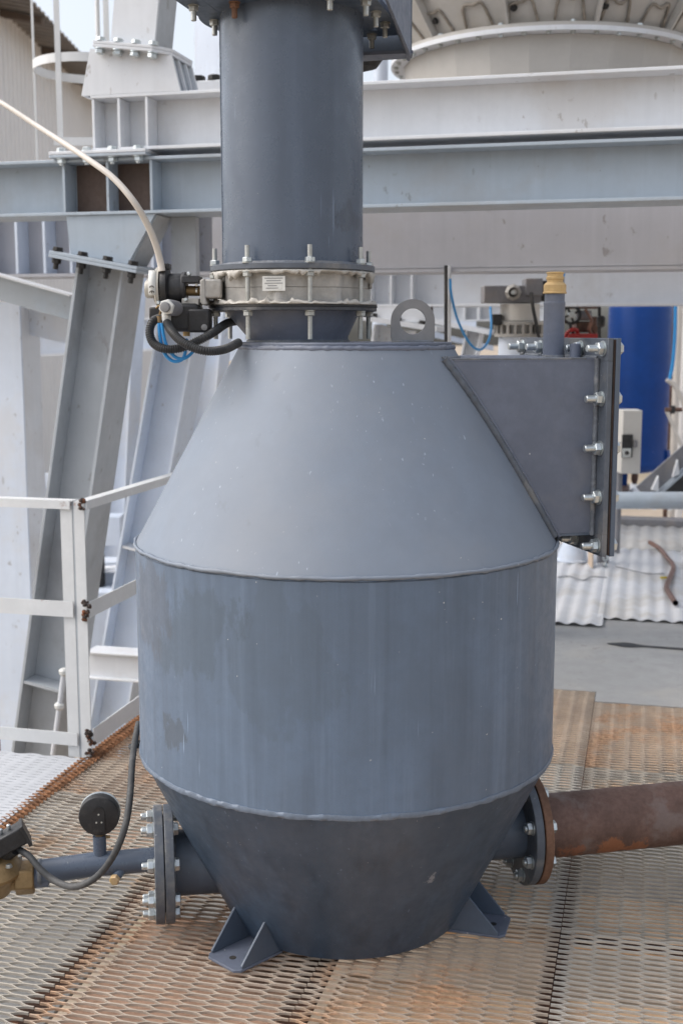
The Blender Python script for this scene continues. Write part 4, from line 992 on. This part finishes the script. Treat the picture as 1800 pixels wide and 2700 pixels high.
MB().tube([p0, p0.lerp(p1, .5), p1-LD*.004, p1+LD*.008, p1.lerp(p3, .5), p3], .0285, 36).build('pipe_run', 'pipe paint', lp, smooth=40)
MB().lathe([(.0305, 0), (.031, .004), (.0285, .009)], p3-LD*.01, LD, 30).build('pipe_end', 'flange paint', lp)
st0 = base+LD*.590+Z*.034
st = MB().lathe([(.0155, 0), (.0155, .046)], st0, Z, 24).build('gauge_stub', 'pipe paint', lp)
for k in range(8):
    a = 2*PI*(k+.5)/8; e1 = Z; e2 = LD.cross(Z)
    d = e1*math.cos(a)*.112+e2*math.sin(a)*.112
    bolt(lp, base+LD*.463+d, LD, r=.0085, length=.030, spin=k)
    bolt_head(ves, base+LD*.4185+d, -LD, r=.0085, spin=k)
pl_ = at(307, 2313, y=p0.lerp(p1, .5).y-.034)
MB().lathe([(.009, -.012), (.009, .006), (.0125, .0065), (.0125, .016), (.010, .018)], pl_, (-.15, -1, -.1), 6, a0=.4).build('drain_plug', 'brass cap', lp)
MB().cyl(pl_+Vector((.012, .02, .012)), pl_+Vector((.0, .001, 0)), .011, 12).build('drain_boss', 'pipe paint', lp)
# pressure gauge
gc = at(262, 2150, y=st0.y)
pg = thing('pressure_gauge', 'black round pressure gauge seen from behind on the inlet pipe', 'gauge', gc)
gd = Vector((.10, -1, .05)).normalized()    # back of the gauge faces this way
MB().lathe([(.0455, -.022), (.0475, -.020), (.0475, .004), (.046, .008), (.044, .009)], gc, gd, 56).build('case', 'black plastic', pg, smooth=40)
MB().lathe([(.0465, -.030), (.0485, -.029), (.0485, -.0215), (.0465, -.0205)], gc, gd, 56).build('bezel', 'zinc', pg)
ex = gd.cross(Z).normalized()*-1; ez = ex.cross(gd).normalized()
if ez.z < 0: ez = -ez
if ex.x < 0: ex = -ex
sh_ = [(math.cos(R(a))*.0135, .010+math.sin(R(a))*.0135) for a in range(0, 181, 15)]+[(-.0135, -.036), (.0135, -.036)]
MB().prism([gc+ex*a+ez*b+gd*.0092 for a, b in sh_], gd*.0025).build('back_block', 'black plastic', pg)
for a, b in ((0, .006), (-.0055, -.013), (.0065, -.013)):
    MB().lathe([(.0022, 0), (.0022, .0012)], gc+ex*a+ez*b+gd*.0118, gd, 12).build('screw', 'zinc', pg)
MB().lathe([(.010, -.066), (.010, -.059), (.0125, -.058), (.0125, -.047), (.007, -.046), (.007, -.030)], gc-gd*.006, Z, 6).build('brass_neck', 'brass', pg)
MB().cyl(gc-Z*.054+ex*.012, gc-Z*.054+ex*.024, .004, 8).build('vent_screw', 'brass', pg)
# brass solenoid valve at the left edge
vc = at(20, 2300, y=p3.y)
bv = thing('solenoid_valve', 'dusty brass valve with black coil at the left edge', 'valve', vc)
e_ = at(72, 2313, y=p3.y)
MB().lathe([(.038, 0), (.040, .004), (.040, .040), (.038, .044)], e_+LD*-.018, LD, 6, a0=.5).build('union_nut', 'brass', bv, bevel=.003)
MB().lathe([(.028, 0), (.028, .12)], e_+LD*.026, LD, 32).build('body', 'brass', bv)
MB().cyl(e_-LD*.05, e_-LD*.018, .026, 24).build('pipe_nipple', 'duct paint', bv)
bx = e_+LD*.075+Z*.022
MB().lathe([(.040, -.055), (.050, -.03), (.060, 0), (.066, .006), (.066, .014), (.060, .020), (.052, .034), (.040, .044), (.02, .047)], bx, Vector((.10, -.25, 1)), 40).build('bonnet', 'brass', bv, smooth=40, bevel=.0)
for k in range(6): bolt_head(bv, bx+Vector((.058*math.cos(k*PI/3+.4), .058*math.sin(k*PI/3+.4), .020+.001*k)), Z, r=.0042, material='dull zinc', spin=k)
cc = at(18, 2218, y=p3.y-.02)
ca_ = Vector((.86, .30, .40)).normalized(); cb_ = Vector((-.3, .95, -.1)); cb_ = (cb_-ca_*cb_.dot(ca_)).normalized(); cz_ = ca_.cross(cb_)
MB().box(cc, .046, .030, .021, (ca_, cb_, cz_)).build('coil', 'black plastic', bv, bevel=.004)
MB().box(cc+ca_*.047-Z*.003, .004, .036, .026, (ca_, cb_, cz_)).build('coil_cap', 'black plastic', bv, bevel=.001)
MB().cyl(at(40, 2240, y=p3.y-.03), at(10, 2262, y=p3.y-.02), .014, 16).build('cable_plug', 'black plastic', bv)
MB().cyl(cc-Z*.02, bx+Z*.04, .016, 16).build('coil_stem', 'black plastic', bv)
for dx_ in (-.004, .016):
    MB().lathe([(.0035, 0), (.0048, .004), (.0048, .012), (.003, .014)], cc+ca_*dx_+(cz_ if cz_.z > 0 else -cz_)*.021, Z, 10).build('terminal', 'zinc', bv)
# black cable from vessel down to the valve
pts_ = spline([at(366, 1905, y=2.84), at(357, 1950, y=2.80), at(349, 2010, y=2.70), at(343, 2100, y=2.60), at(330, 2180, y=2.56), at(300, 2255, y=2.55), at(255, 2312, y=2.56), at(200, 2338, y=2.58), at(150, 2325, y=2.62), at(108, 2293, y=2.64), at(78, 2258, y=2.66), at(48, 2238, y=2.68)], 10)
cbv = thing('cable', 'dark grey sheathed cable sagging from the vessel to the brass valve', 'cable', pts_[0])
MB().tube(pts_, .0075, 12, rf=lambda i: .0074+(.0006 if i % 2 else 0)).build('sheath', 'cable grey', cbv, smooth=60)
pc = at(352, 1968, y=2.78)
MB().lathe([(.011, -.004), (.0125, 0), (.011, .004)], pc, (-.1, -.2, 1), 16).build('cable_tie', 'cable grey', cbv)
MB().box(pc+Vector((.012, .015, 0)), .010, .012, .007).build('clip', 'rubber', cbv, bevel=.002)

# ---------------- right nozzle and rusty pipe
BR = R(11.0); RD = Vector((math.cos(BR), math.sin(BR), 0)); RZ = .168
base = AX+Z*RZ
MB().cyl(base+RD*.25, base+RD*.440, .072, 48).build('outlet_nozzle', 'dark paint', ves, smooth=40)
MB().lathe([(.05, .4405), (.1375, .4405), (.139, .442), (.139, .460), (.1375, .4615), (.05, .4615)], base, RD, 72).build('outlet_flange', 'flange paint', ves, smooth=30)
rpn = thing('rusty_pipe', 'brown rusty steel pipe with bolted flange leaving to the right', 'pipe', base+RD*.47)
MB().lathe([(.03, .4617), (.120, .4617), (.120, .4645), (.03, .4645)], base, RD, 48).build('gasket', 'rubber', rpn)
MB().lathe([(.03, .4648), (.1375, .4648), (.139, .4663), (.139, .4845), (.1375, .486), (.03, .486)], base, RD, 72).build('flange', 'rusty flange', rpn, smooth=30)
MB().cyl(base+RD*.485, base+RD*1.7+Z*.02, .0795, 56).build('pipe_run', 'rusty pipe', rpn, smooth=40)
for k in range(8):
    a = 2*PI*(k+.5)/8; d = Z*math.cos(a)*.113+RD.cross(Z)*math.sin(a)*.113
    bolt_head(rpn, base+RD*.486+d, RD, r=.0088, spin=k)
    bolt(ves, base+RD*.4405+d, -RD, r=.0085, length=.022, spin=k)

# ================================================================== VERTICAL PIPE, VALVE
PX = Vector((at(772, 700, y=2.82).x, 2.82, 0))
ZP0, ZP1 = 1.4+.1375, 1.4+.150
rd_ = thing('reducer', 'dark conical reducer between butterfly valve and vessel top', 'reducer', PX+Z*(ZT+.01))
RP = PX+Vector((.008, 0, 0)); zz0 = ZT+.0098; zz1 = 1.4+.0495
mb = MB(); n = 72; vs = []
for (r_, z_, ox) in ((.114, zz0, .012), (.116, zz0+.012, .010), (.150, zz1-.006, 0), (.152, zz1, 0)):
    for i in range(n): vs.append((PX.x+ox+r_*math.cos(2*PI*i/n), PX.y+r_*math.sin(2*PI*i/n), z_))
mb.add(vs, [(j*n+i, j*n+(i+1) % n, (j+1)*n+(i+1) % n, (j+1)*n+i) for j in range(3) for i in range(n)]).build('cone', 'duct paint', rd_, smooth=40)
MB().lathe([(.14, 0), (.190, 0), (.191, .001), (.191, .0075), (.190, .0085), (.14, .0085)], PX+Z*zz1, Z, 96).build('flange', 'dark flange', rd_)
MB().lathe([(.14, .0087), (.193, .0087), (.193, .012), (.14, .012)], PX+Z*zz1, Z, 96).build('gasket', 'rubber', rd_)
MB().lathe([(.119, -.001), (.117, .004), (.113, .006)], PX+Vector((.012, 0, zz0)), Z, 60, jit=.003).build('weld', 'weld', rd_)
vp = thing('vertical_pipe', 'large dark blue grey vertical pipe standing on the butterfly valve', 'pipe', PX+Z*ZP0)
MB().lathe([(.15, 0), (.1855, 0), (.187, .0015), (.187, .0115), (.1855, .013), (.15, .013)], PX+Z*ZP0, Z, 96).build('flange', 'flange paint', vp)
MB().lathe([(.1605, ZP1+.001), (.1590, ZP1+.08), (.1590, 2.12)], PX, Z, 96).build('pipe_wall', 'pipe paint', vp, smooth=40)
MB().lathe([(.1650, 0), (.1625, .004), (.1600, .006)], PX+Z*ZP1, Z, 96, jit=.002).build('weld', 'weld', vp)
wtube([PX+Vector((.1592*math.cos(R(193)), .1592*math.sin(R(193)), ZP1+.01+.52*i/60)) for i in range(61)], .0018, parent=vp, m='pipe paint', name='long_seam', seed=12)
# butterfly valve
bf = thing('butterfly_valve', 'grey cast valve with smeared sealant clamped between the flanges', 'valve', PX+Z*1.46)
zb0, zb1 = zz1+.0125, ZP0-.0005
prof_n = 144; mb = MB(); vs = []
lobe = lambda a: .165+.0115*max(0, math.cos(8*(a-R(-90+14))))**.6*0+.0125*(max(0, math.cos(8*(a+PI/2-R(14-22.5))))**3)
rows = [(.006, zb0), (.006, zb0+.006), (0, zb0+.010), (0, (zb0+zb1)/2-.001), (-.0016, (zb0+zb1)/2), (0, (zb0+zb1)/2+.001), (0, zb1-.010), (.006, zb1-.006), (.006, zb1)]
for (dr, z_) in rows:
    for i in range(prof_n):
        a = 2*PI*i/prof_n; r_ = lobe(a)+dr if dr <= 0 else max(lobe(a), .176)+dr*.4
        vs.append(PX+Vector((r_*math.cos(a), r_*math.sin(a), z_)))
mb.add(vs, [(j*prof_n+i, j*prof_n+(i+1) % prof_n, (j+1)*prof_n+(i+1) % prof_n, (j+1)*prof_n+i) for j in range(len(rows)-1) for i in range(prof_n)]).build('body', 'cast alloy', bf, smooth=35)
# sealant skirts
def skirt(r, z, up, seed, hang, name):
    mb = MB(); n = 220; vs = []
    for i in range(n):
        a = 2*PI*i/n; c_, s_ = math.cos(a), math.sin(a)
        h_ = .005+hang*max(0, noise.noise(Vector((c_*5, s_*5, seed)))+.15)+hang*1.6*max(0, noise.noise(Vector((c_*16, s_*16, seed+2)))-.12)
        wv = .0025*noise.noise(Vector((c_*12, s_*12, seed+7)))
        sg = 1 if up else -1
        for (dr, dz) in ((-.010, 0), (.001+wv, 0), (.004+wv, sg*h_*.35), (.0025+wv, sg*h_*.85), (-.001, sg*h_), (-.012, sg*h_*.7)):
            vs.append(PX+Vector(((r+dr)*c_, (r+dr)*s_, z+dz)))
    m_ = 6
    mb.add(vs, [(i*m_+k, ((i+1) % n)*m_+k, ((i+1) % n)*m_+(k+1) % m_, i*m_+(k+1) % m_) for i in range(n) for k in range(m_)])
    return mb.build(name, 'silicone', bf, smooth=60)
skirt(.184, ZP0-.0015, False, 2, .022, 'sealant')
skirt(.189, zz1+.0125, True, 6, .011, 'sealant')
# name plate
a = R(-90-11); npd = Vector((math.cos(a), math.sin(a), 0)); npt = Vector((-npd.y, npd.x, 0)); npc = PX+npd*.1785+Z*(zb1-.031)
npl = MB().box(npc, .0015, .025, .0155, (npd, npt, Z)).build('name_plate', 'white plastic', bf)
for k in range(5): MB().box(npc+npd*.0018+Z*(.011-k*.0052)-npt*(.003 if k > 2 else 0), .0003, .020-(.004 if k % 2 else 0)-(.006 if k > 2 else 0), .0007, (npd, npt, Z)).build('print_line', 'machine grey', npl)
MB().box(npc+npd*.0018+npt*.013-Z*.007, .0003, .005, .005, (npd, npt, Z)).build('print_box', 'white plastic', npl)
# clamp rods
RBC = .1785
for k in range(8):
    a = R(-90+14+45*k); d = Vector((math.cos(a), math.sin(a), 0)); p = PX+d*RBC
    rod = MB().cyl(p+Z*(zz1-.062), p+Z*(ZP1+.038), .0052, 14).build('threaded_rod', 'dull zinc', bf, smooth=40)
    me = fast_mesh('nut', .0062, 0, 'dull zinc'); me2 = fast_mesh('nut', .0062, 0, 'zinc')
    for (z_, ax_, mm) in ((ZP1, Z, me2), (zz1, -Z, me), (ZP0-.004, -Z, me)):
        q_ = Vector(ax_).to_track_quat('Z', 'Y') @ Quaternion((0, 0, 1), k*.7+z_)
        _put('nut', mm, rod, p+Z*z_-ROOT[bf.name], q_)
        wsh = MB().lathe([(.0115, 0), (.0115, .0022)], p+Z*z_, ax_, 20).build('washer', 'dull zinc', rod)
# lifting eye bump at right
MB().lathe([(.004, 0), (.008, .002), (.008, .006), (.004, .008)], PX+Vector((.172, -.03, zb0+.045)), X, 14).build('plug', 'cast alloy', bf)

# ---------------- actuator at left
ac = thing('valve_actuator', 'black pneumatic actuator with position indicator left of the butterfly valve', 'actuator', at(470, 770, y=2.74))
q = lambda px, py, dy=0: at(px, py, y=2.74+dy)
s = 2.74/3200
# neck casting
MB().box(q(562, 763), 26*s, .038, 24*s).build('neck', 'cast alloy', ac, bevel=.004)
MB().prism([q(527, 738, -.04), q(540, 733, -.04), q(543, 790, -.04), q(548, 802, -.04), q(536, 806, -.04), q(527, 796, -.04)], Y*.08).build('mount_plate', 'cast alloy', ac, bevel=.003)
MB().box(q(507, 738), 22*s, .036, 9*s).build('yoke_bar', 'dusty black', ac, bevel=.002)
MB().box(q(507, 797), 22*s, .036, 9*s).build('yoke_bar', 'cast alloy', ac, bevel=.002)
MB().cyl(q(488, 767), q(530, 767), 13*s, 20).build('shaft', 'brass', ac)
for (px, py) in ((521, 750), (521, 766)): MB().lathe([(6*s, 0), (6*s, 5*s)], q(px, py, -.02), -X, 6).build('lock_nut', 'zinc', ac)
# cylinder (axis along x)
hz_ = q(462, 762)
MB().lathe([(36*s, 0), (38*s, 4*s), (38*s, 44*s), (36*s, 47*s)], q(445, 760), X, 48).build('cylinder', 'dusty black', ac, smooth=35)
MB().lathe([(41*s, 0), (42*s, 2*s), (42*s, 9*s), (41*s, 10*s)], q(481, 760), X, 48).build('end_flange', 'black plastic', ac)
MB().lathe([(50*s, 0), (52*s, 3*s), (52*s, 15*s), (46*s, 19*s)], q(428, 757), X, 48).build('end_ring', 'black plastic', ac, smooth=35)
MB().lathe([(46*s, 0), (51*s, 4*s), (51*s, 12*s)], q(412, 757), X, 48).build('indicator_cover', 'clear plastic', ac, smooth=35)
MB().lathe([(20*s, 0), (24*s, 6*s), (24*s, 22*s), (34*s, 24*s)], q(384, 762), X, 32).build('indicator_dome', 'clear plastic', ac, smooth=35)
MB().box(q(437, 704, 0), 12*s, .02, 8*s).build('lug', 'black plastic', ac, bevel=.002)
for (px, py) in ((500, 722), (492, 790), (420, 798)): MB().lathe([(5*s, 0), (5*s, 6*s), (3.5*s, 8*s)], q(px, py, -.035), (-.3, -1, 0), 12).build('screw', 'zinc', ac)
# CE label: a curved strip on the rim
mb = MB(); vs = []; nl = 14; xc0, xc1 = q(399, 757).x, q(418, 757).x; cy_, cz = 2.74, q(412, 757).z
for i in range(nl+1):
    a = R(190-62+i*78/nl)
    for xx in (xc0, xc1): 
        rr_ = 52.2*s; vs.append((xx, cy_+rr_*math.cos(a), cz+rr_*math.sin(a)))
a1 = [ (x_, y_, z_) for x_, y_, z_ in vs]
lbm = mb.add(a1, [(2*i, 2*i+1, 2*i+3, 2*i+2) for i in range(nl)]).build('label_strip', 'white plastic', ac, smooth=60)
so = lbm.modifiers.new('s', 'SOLIDIFY'); so.thickness = .001
def arc3(cx_, cz_, r_, a0, a1_, yy, n_=12): return [Vector((cx_+r_*math.cos(R(a0+(a1_-a0)*i/n_)), yy, cz_+r_*math.sin(R(a0+(a1_-a0)*i/n_)))) for i in range(n_+1)]
lcx = (xc0+xc1)/2
for (py, bar_) in ((757, False), (770, True)):
    c_ = at(409, py, y=2.74-52.9*s)
    MB().tube(arc3(lcx, c_.z-3*s, 6.0*s, 15, 165, 2.74-math.sqrt(max(0, (52.9*s)**2-(c_.z-cz)**2))-.0006), .0009, 6).build('printed_letter', 'ink', ac)
    if bar_: MB().tube([Vector((lcx, 2.74-52.9*s-.0004, c_.z-3*s)), Vector((lcx, 2.74-52.9*s-.0004, c_.z+2.6*s))], .0009, 6).build('printed_letter', 'ink', ac)
# gland facing camera
gl = q(450, 811, -.07)
MB().lathe([(20*s, -.03), (20*s, .01), (17*s, .016)], gl, (-.25, -1, .05), 32).build('gland_body', 'machine grey', ac)
MB().lathe([(19*s, 0), (20.5*s, .002), (20.5*s, .008), (19*s, .010)], gl+Vector((-.004, -.016, 0)), (-.25, -1, .05), 6, a0=.5).build('gland_nut', 'white plastic', ac, bevel=.0008)
MB().lathe([(12*s, 0), (13*s, .004), (12*s, .010), (7*s, .011)], gl+Vector((-.006, -.026, 0)), (-.25, -1, .05), 24).build('gland_seal', 'lug steel', ac)
MB().lathe([(10*s, -.01), (12*s, -.004), (12*s, .010), (9*s, .014)], q(439, 838, -.05), Z, 12).build('small_gland', 'white plastic', ac)
# lower housing
MB().box(q(488, 838), 42*s, .045, 36*s).build('housing', 'black plastic', ac, bevel=.008)
MB().box(q(528, 846, -.02), 28*s, .03, 30*s).build('junction_box', 'black plastic', ac, bevel=.005)
MB().box(q(414, 826, .0), 15*s, .03, 15*s).build('solenoid', 'black plastic', ac, bevel=.003)
MB().lathe([(8*s, 0), (8*s, 3*s), (4*s, 4*s)], q(539, 863, -.052), -Y, 20).build('screw', 'lug steel', ac)
MB().lathe([(9*s, 0), (9*s, 14*s)], q(492, 886, -.01), Z, 12).build('brass_fitting', 'brass cap', ac)
MB().lathe([(6*s, 0), (6*s, 16*s)], q(420, 850, -.05), Z, 12).build('brass_fitting', 'brass', ac)
MB().tube(spline([q(412, 812, -.05), q(420, 806, -.055), q(424, 815, -.055), q(421, 830, -.052)], 5), 2.6*s, 8).build('elbow', 'brass', ac)
# corrugated hoses
def corr(pts, r, label):
    sp_ = spline(pts, 14); d = [0]
    for i in range(1, len(sp_)): d.append(d[-1]+(sp_[i]-sp_[i-1]).length)
    step = .0012; L_ = d[-1]; out_ = []; j = 0; t = 0
    while t < L_:
        while d[j+1] < t: j += 1
        out_.append(sp_[j].lerp(sp_[j+1], (t-d[j])/(d[j+1]-d[j]))); t += step
    o = MB().tube(out_, r, 14, rf=lambda i: r*(1.0 if (i % 4) < 2 else .84)).build('corrugated_hose', 'hose black', smooth=25)
    tag(o, label, 'hose')
corr([q(452, 835, -.02), q(430, 838, -.03), q(405, 846, -.05), q(395, 875, -.06), q(405, 905, -.07), q(435, 920, -.08), q(475, 918, -.08), q(520, 900, -.07), q(560, 878, -.05), q(600, 852, .06), q(640, 845, .14)], .0098, 'black corrugated hose looping left under the actuator and back up to the right')
corr([q(441, 852, -.06), q(452, 872, -.10), q(475, 897, -.12), q(510, 917, -.13), q(550, 926, -.13), q(595, 920, -.10), q(630, 903, -.04)], .0098, 'black corrugated hose curving down from the white gland to the vessel top')
bt1 = thing('air_tube', 'two bright blue air tubes looping down under the actuator', 'tube', q(430, 900))
MB().tube(spline([q(420, 852, -.06), q(421, 880, -.06), q(428, 915, -.06), q(440, 940, -.06), q(460, 953, -.06), q(482, 946, -.06), q(490, 920, -.055), q(492, 896, -.02)], 8), 4.4*s, 12).build('tube', 'blue tube', bt1)
MB().tube(spline([q(427, 852, -.065), q(432, 885, -.065), q(442, 915, -.065), q(462, 941, -.065), q(486, 945, -.065), q(508, 928, -.055), q(520, 905, -.03)], 8), 4.2*s, 12).build('tube', 'blue tube', bt1)
# white hose
wh = MB().tube(spline([q(427, 715, -.03), q(423, 690, -.03), q(411, 645, -.04), q(388, 590, -.06), q(352, 530, -.08), q(300, 470, -.06), q(240, 425, -.02), q(170, 378, .05), q(100, 333, .12), q(0, 268, .2), q(-80, 225, .3)], 10), 8.6*s, 14, rf=lambda i: (9.4-2.8*min(1, i/100))*s).build('white_hose', 'white tube')
tag(wh, 'cream hose arching from the actuator up and out at the left edge', 'hose')

# ---------------- bracket and square flange at the top
tb_ = thing('top_flange', 'dark square flange and channel bracket around the pipe at the top edge', 'flange', PX+Z*2.098)
zc_ = 2.090
C0 = PX+U*.012
def tuvz(u0, u1, v0, v1, z0, z1): 
    c_ = C0+U*(u0+u1)/2+V*(v0+v1)/2; return MB().box((c_.x, c_.y, (z0+z1)/2), (u1-u0)/2, (v1-v0)/2, (z1-z0)/2, (U, V, Z))
# plate in four strips around the pipe
for a_ in ((-.205, -.150, -.205, .205), (.150, .205, -.205, .205), (-.1495, .1495, -.205, -.150), (-.1495, .1495, .150, .205)):
    tuvz(*a_, zc_, zc_+.012).build('plate', 'lower paint', tb_)
MB().lathe([(.158, .0005), (.205, .0005), (.205, .0115), (.158, .0115)], PX+Z*zc_, Z, 64).build('ring', 'lower paint', tb_)
for side, vv in ((-1, -.158), (-1, -.028), (-1, .10), (1, -.11), (1, -.013), (1, .083)):
    bolt(tb_, C0+U*side*.182+V*vv+Z*(zc_-.0002), -Z, r=.0060, length=.032, material='dull zinc', spin=vv*20)
for uu in (-.12, .02, .13):
    bolt(tb_, C0+V*.18+U*uu+Z*(zc_-.0002), -Z, r=.0060, length=.032, material='dull zinc', spin=uu*20)
bolt(tb_, C0-V*.16-U*.09+Z*(zc_-.0002), -Z, r=.0060, length=.032, material='rusty flange')
bolt(tb_, C0-V*.17+U*.12+Z*(zc_-.0002), -Z, r=.0060, length=.032, material='dull zinc')
cr = at(1085, 152, y=2.98)
ca1 = at(930, 152, y=2.98+.04)
ztp = 2.30
MB().prism([Vector((ca1.x, 3.02, cr.z)), Vector((cr.x, 2.98, cr.z)), Vector((cr.x, 2.98, ztp)), Vector((ca1.x, 3.02, ztp))], Y*.008).build('channel_web', 'dark paint', tb_)
MB().prism([Vector((ca1.x, 2.955, cr.z-.001)), Vector((cr.x, 2.93, cr.z-.001)), Vector((cr.x, 2.9795, cr.z-.001)), Vector((ca1.x, 3.0195, cr.z-.001))], Z*.007).build('channel_flange', 'duct paint', tb_)
g0 = at(1083, 148, y=2.93); g1 = at(1022, 0, y=2.70); g2 = at(1083, 40, y=2.95)
MB().prism([g0, g1, g1+Z*.15, Vector((g0.x, 2.97, ztp)), Vector((g0.x, 2.98, g0.z))], X*-.006).build('gusset', 'duct paint', tb_)
bolt(tb_, at(1058, 42, y=2.9), -Z, r=.005, length=.026, material='zinc')
MB().lathe([(.0, 0), (.035, .01), (.05, .03), (.05, .06)], at(958, 190, y=3.3), Z, 24).build('black_cap', 'rubber'); tag(C.objects[-1], 'round black cap just right of the pipe under the bracket', 'cap')

# pale frames far back on the left
for i, (px0, px1, vv, hh, lb) in enumerate(((330, 300, 8.2, 2.2, 'pale far column seen through the gap between the two raking columns'), (560, 500, 7.4, 2.2, 'pale far raking column just left of the vessel cone'), (500, 430, 9.5, 2.2, 'thin pale far column beside the second raking column'))):
    a = at(px0, 830, v=vv); b = at(px1, 1500, v=vv)
    t = thing('far_column', lb, 'steel column', b)
    d_ = (a-b).normalized(); n_ = d_.cross(V).normalized()
    for s_ in (-1, 1): MB().box((a+b)/2+n_*s_*.10, (a-b).length/2+.3, .008, .10, (d_, n_, V)).build('flange', 'steel white', t)
    MB().box((a+b)/2, (a-b).length/2+.3, .091, .006, (d_, n_, V)).build('web', 'steel white', t)
for (pa, pb, vv, lb) in (((60, 900), (620, 870), 9.0, 'far pale horizontal girder behind the raking columns, upper'), ((150, 1560), (420, 1540), 7.0, 'far pale horizontal girder low behind the railing')):
    a = at(*pa, v=vv); b = at(*pb, v=vv); d_ = (b-a).normalized(); n_ = d_.cross(V).normalized()
    t = thing('far_girder', lb, 'steel beam', a)
    MB().box((a+b)/2, (b-a).length/2, .11, .006, (d_, n_, V)).build('web', 'steel white', t)
    for s_ in (-1, 1): MB().box((a+b)/2+n_*s_*.12, (b-a).length/2, .008, .09, (d_, n_, V)).build('flange', 'steel light', t)
GROUPS = {'grating_panel': 'expanded metal floor panels', 'support_bar': 'bars under the floor seams', 'board': 'boards and sheets lying under the mesh floor',
          'raking_column': 'raking columns of the steel frame', 'far_column': 'pale columns far behind', 'far_girder': 'pale girders far behind', 'corrugated_hose': 'black corrugated hoses of the actuator',
          'conduit': 'thin vertical conduits', 'background_pipe': 'vertical pipes behind the tank', 'joint_plate': 'tilted joint plates',
          'corrugated_sheet': 'corrugated sheets on the far deck', 'stair_handrail': 'cream handrails', 'wire': 'wires on the sheet', 'steel_beam': 'I-beams of the frame', 'white_block': 'white blocks behind the railing', 'brace': 'braces upper left', 'air_tube': 'blue air tubes'}
for o in list(C.objects):
    if o.parent is None and o.get('category'):
        g_ = GROUPS.get(o.name.split('.')[0])
        if g_: o['group'] = g_
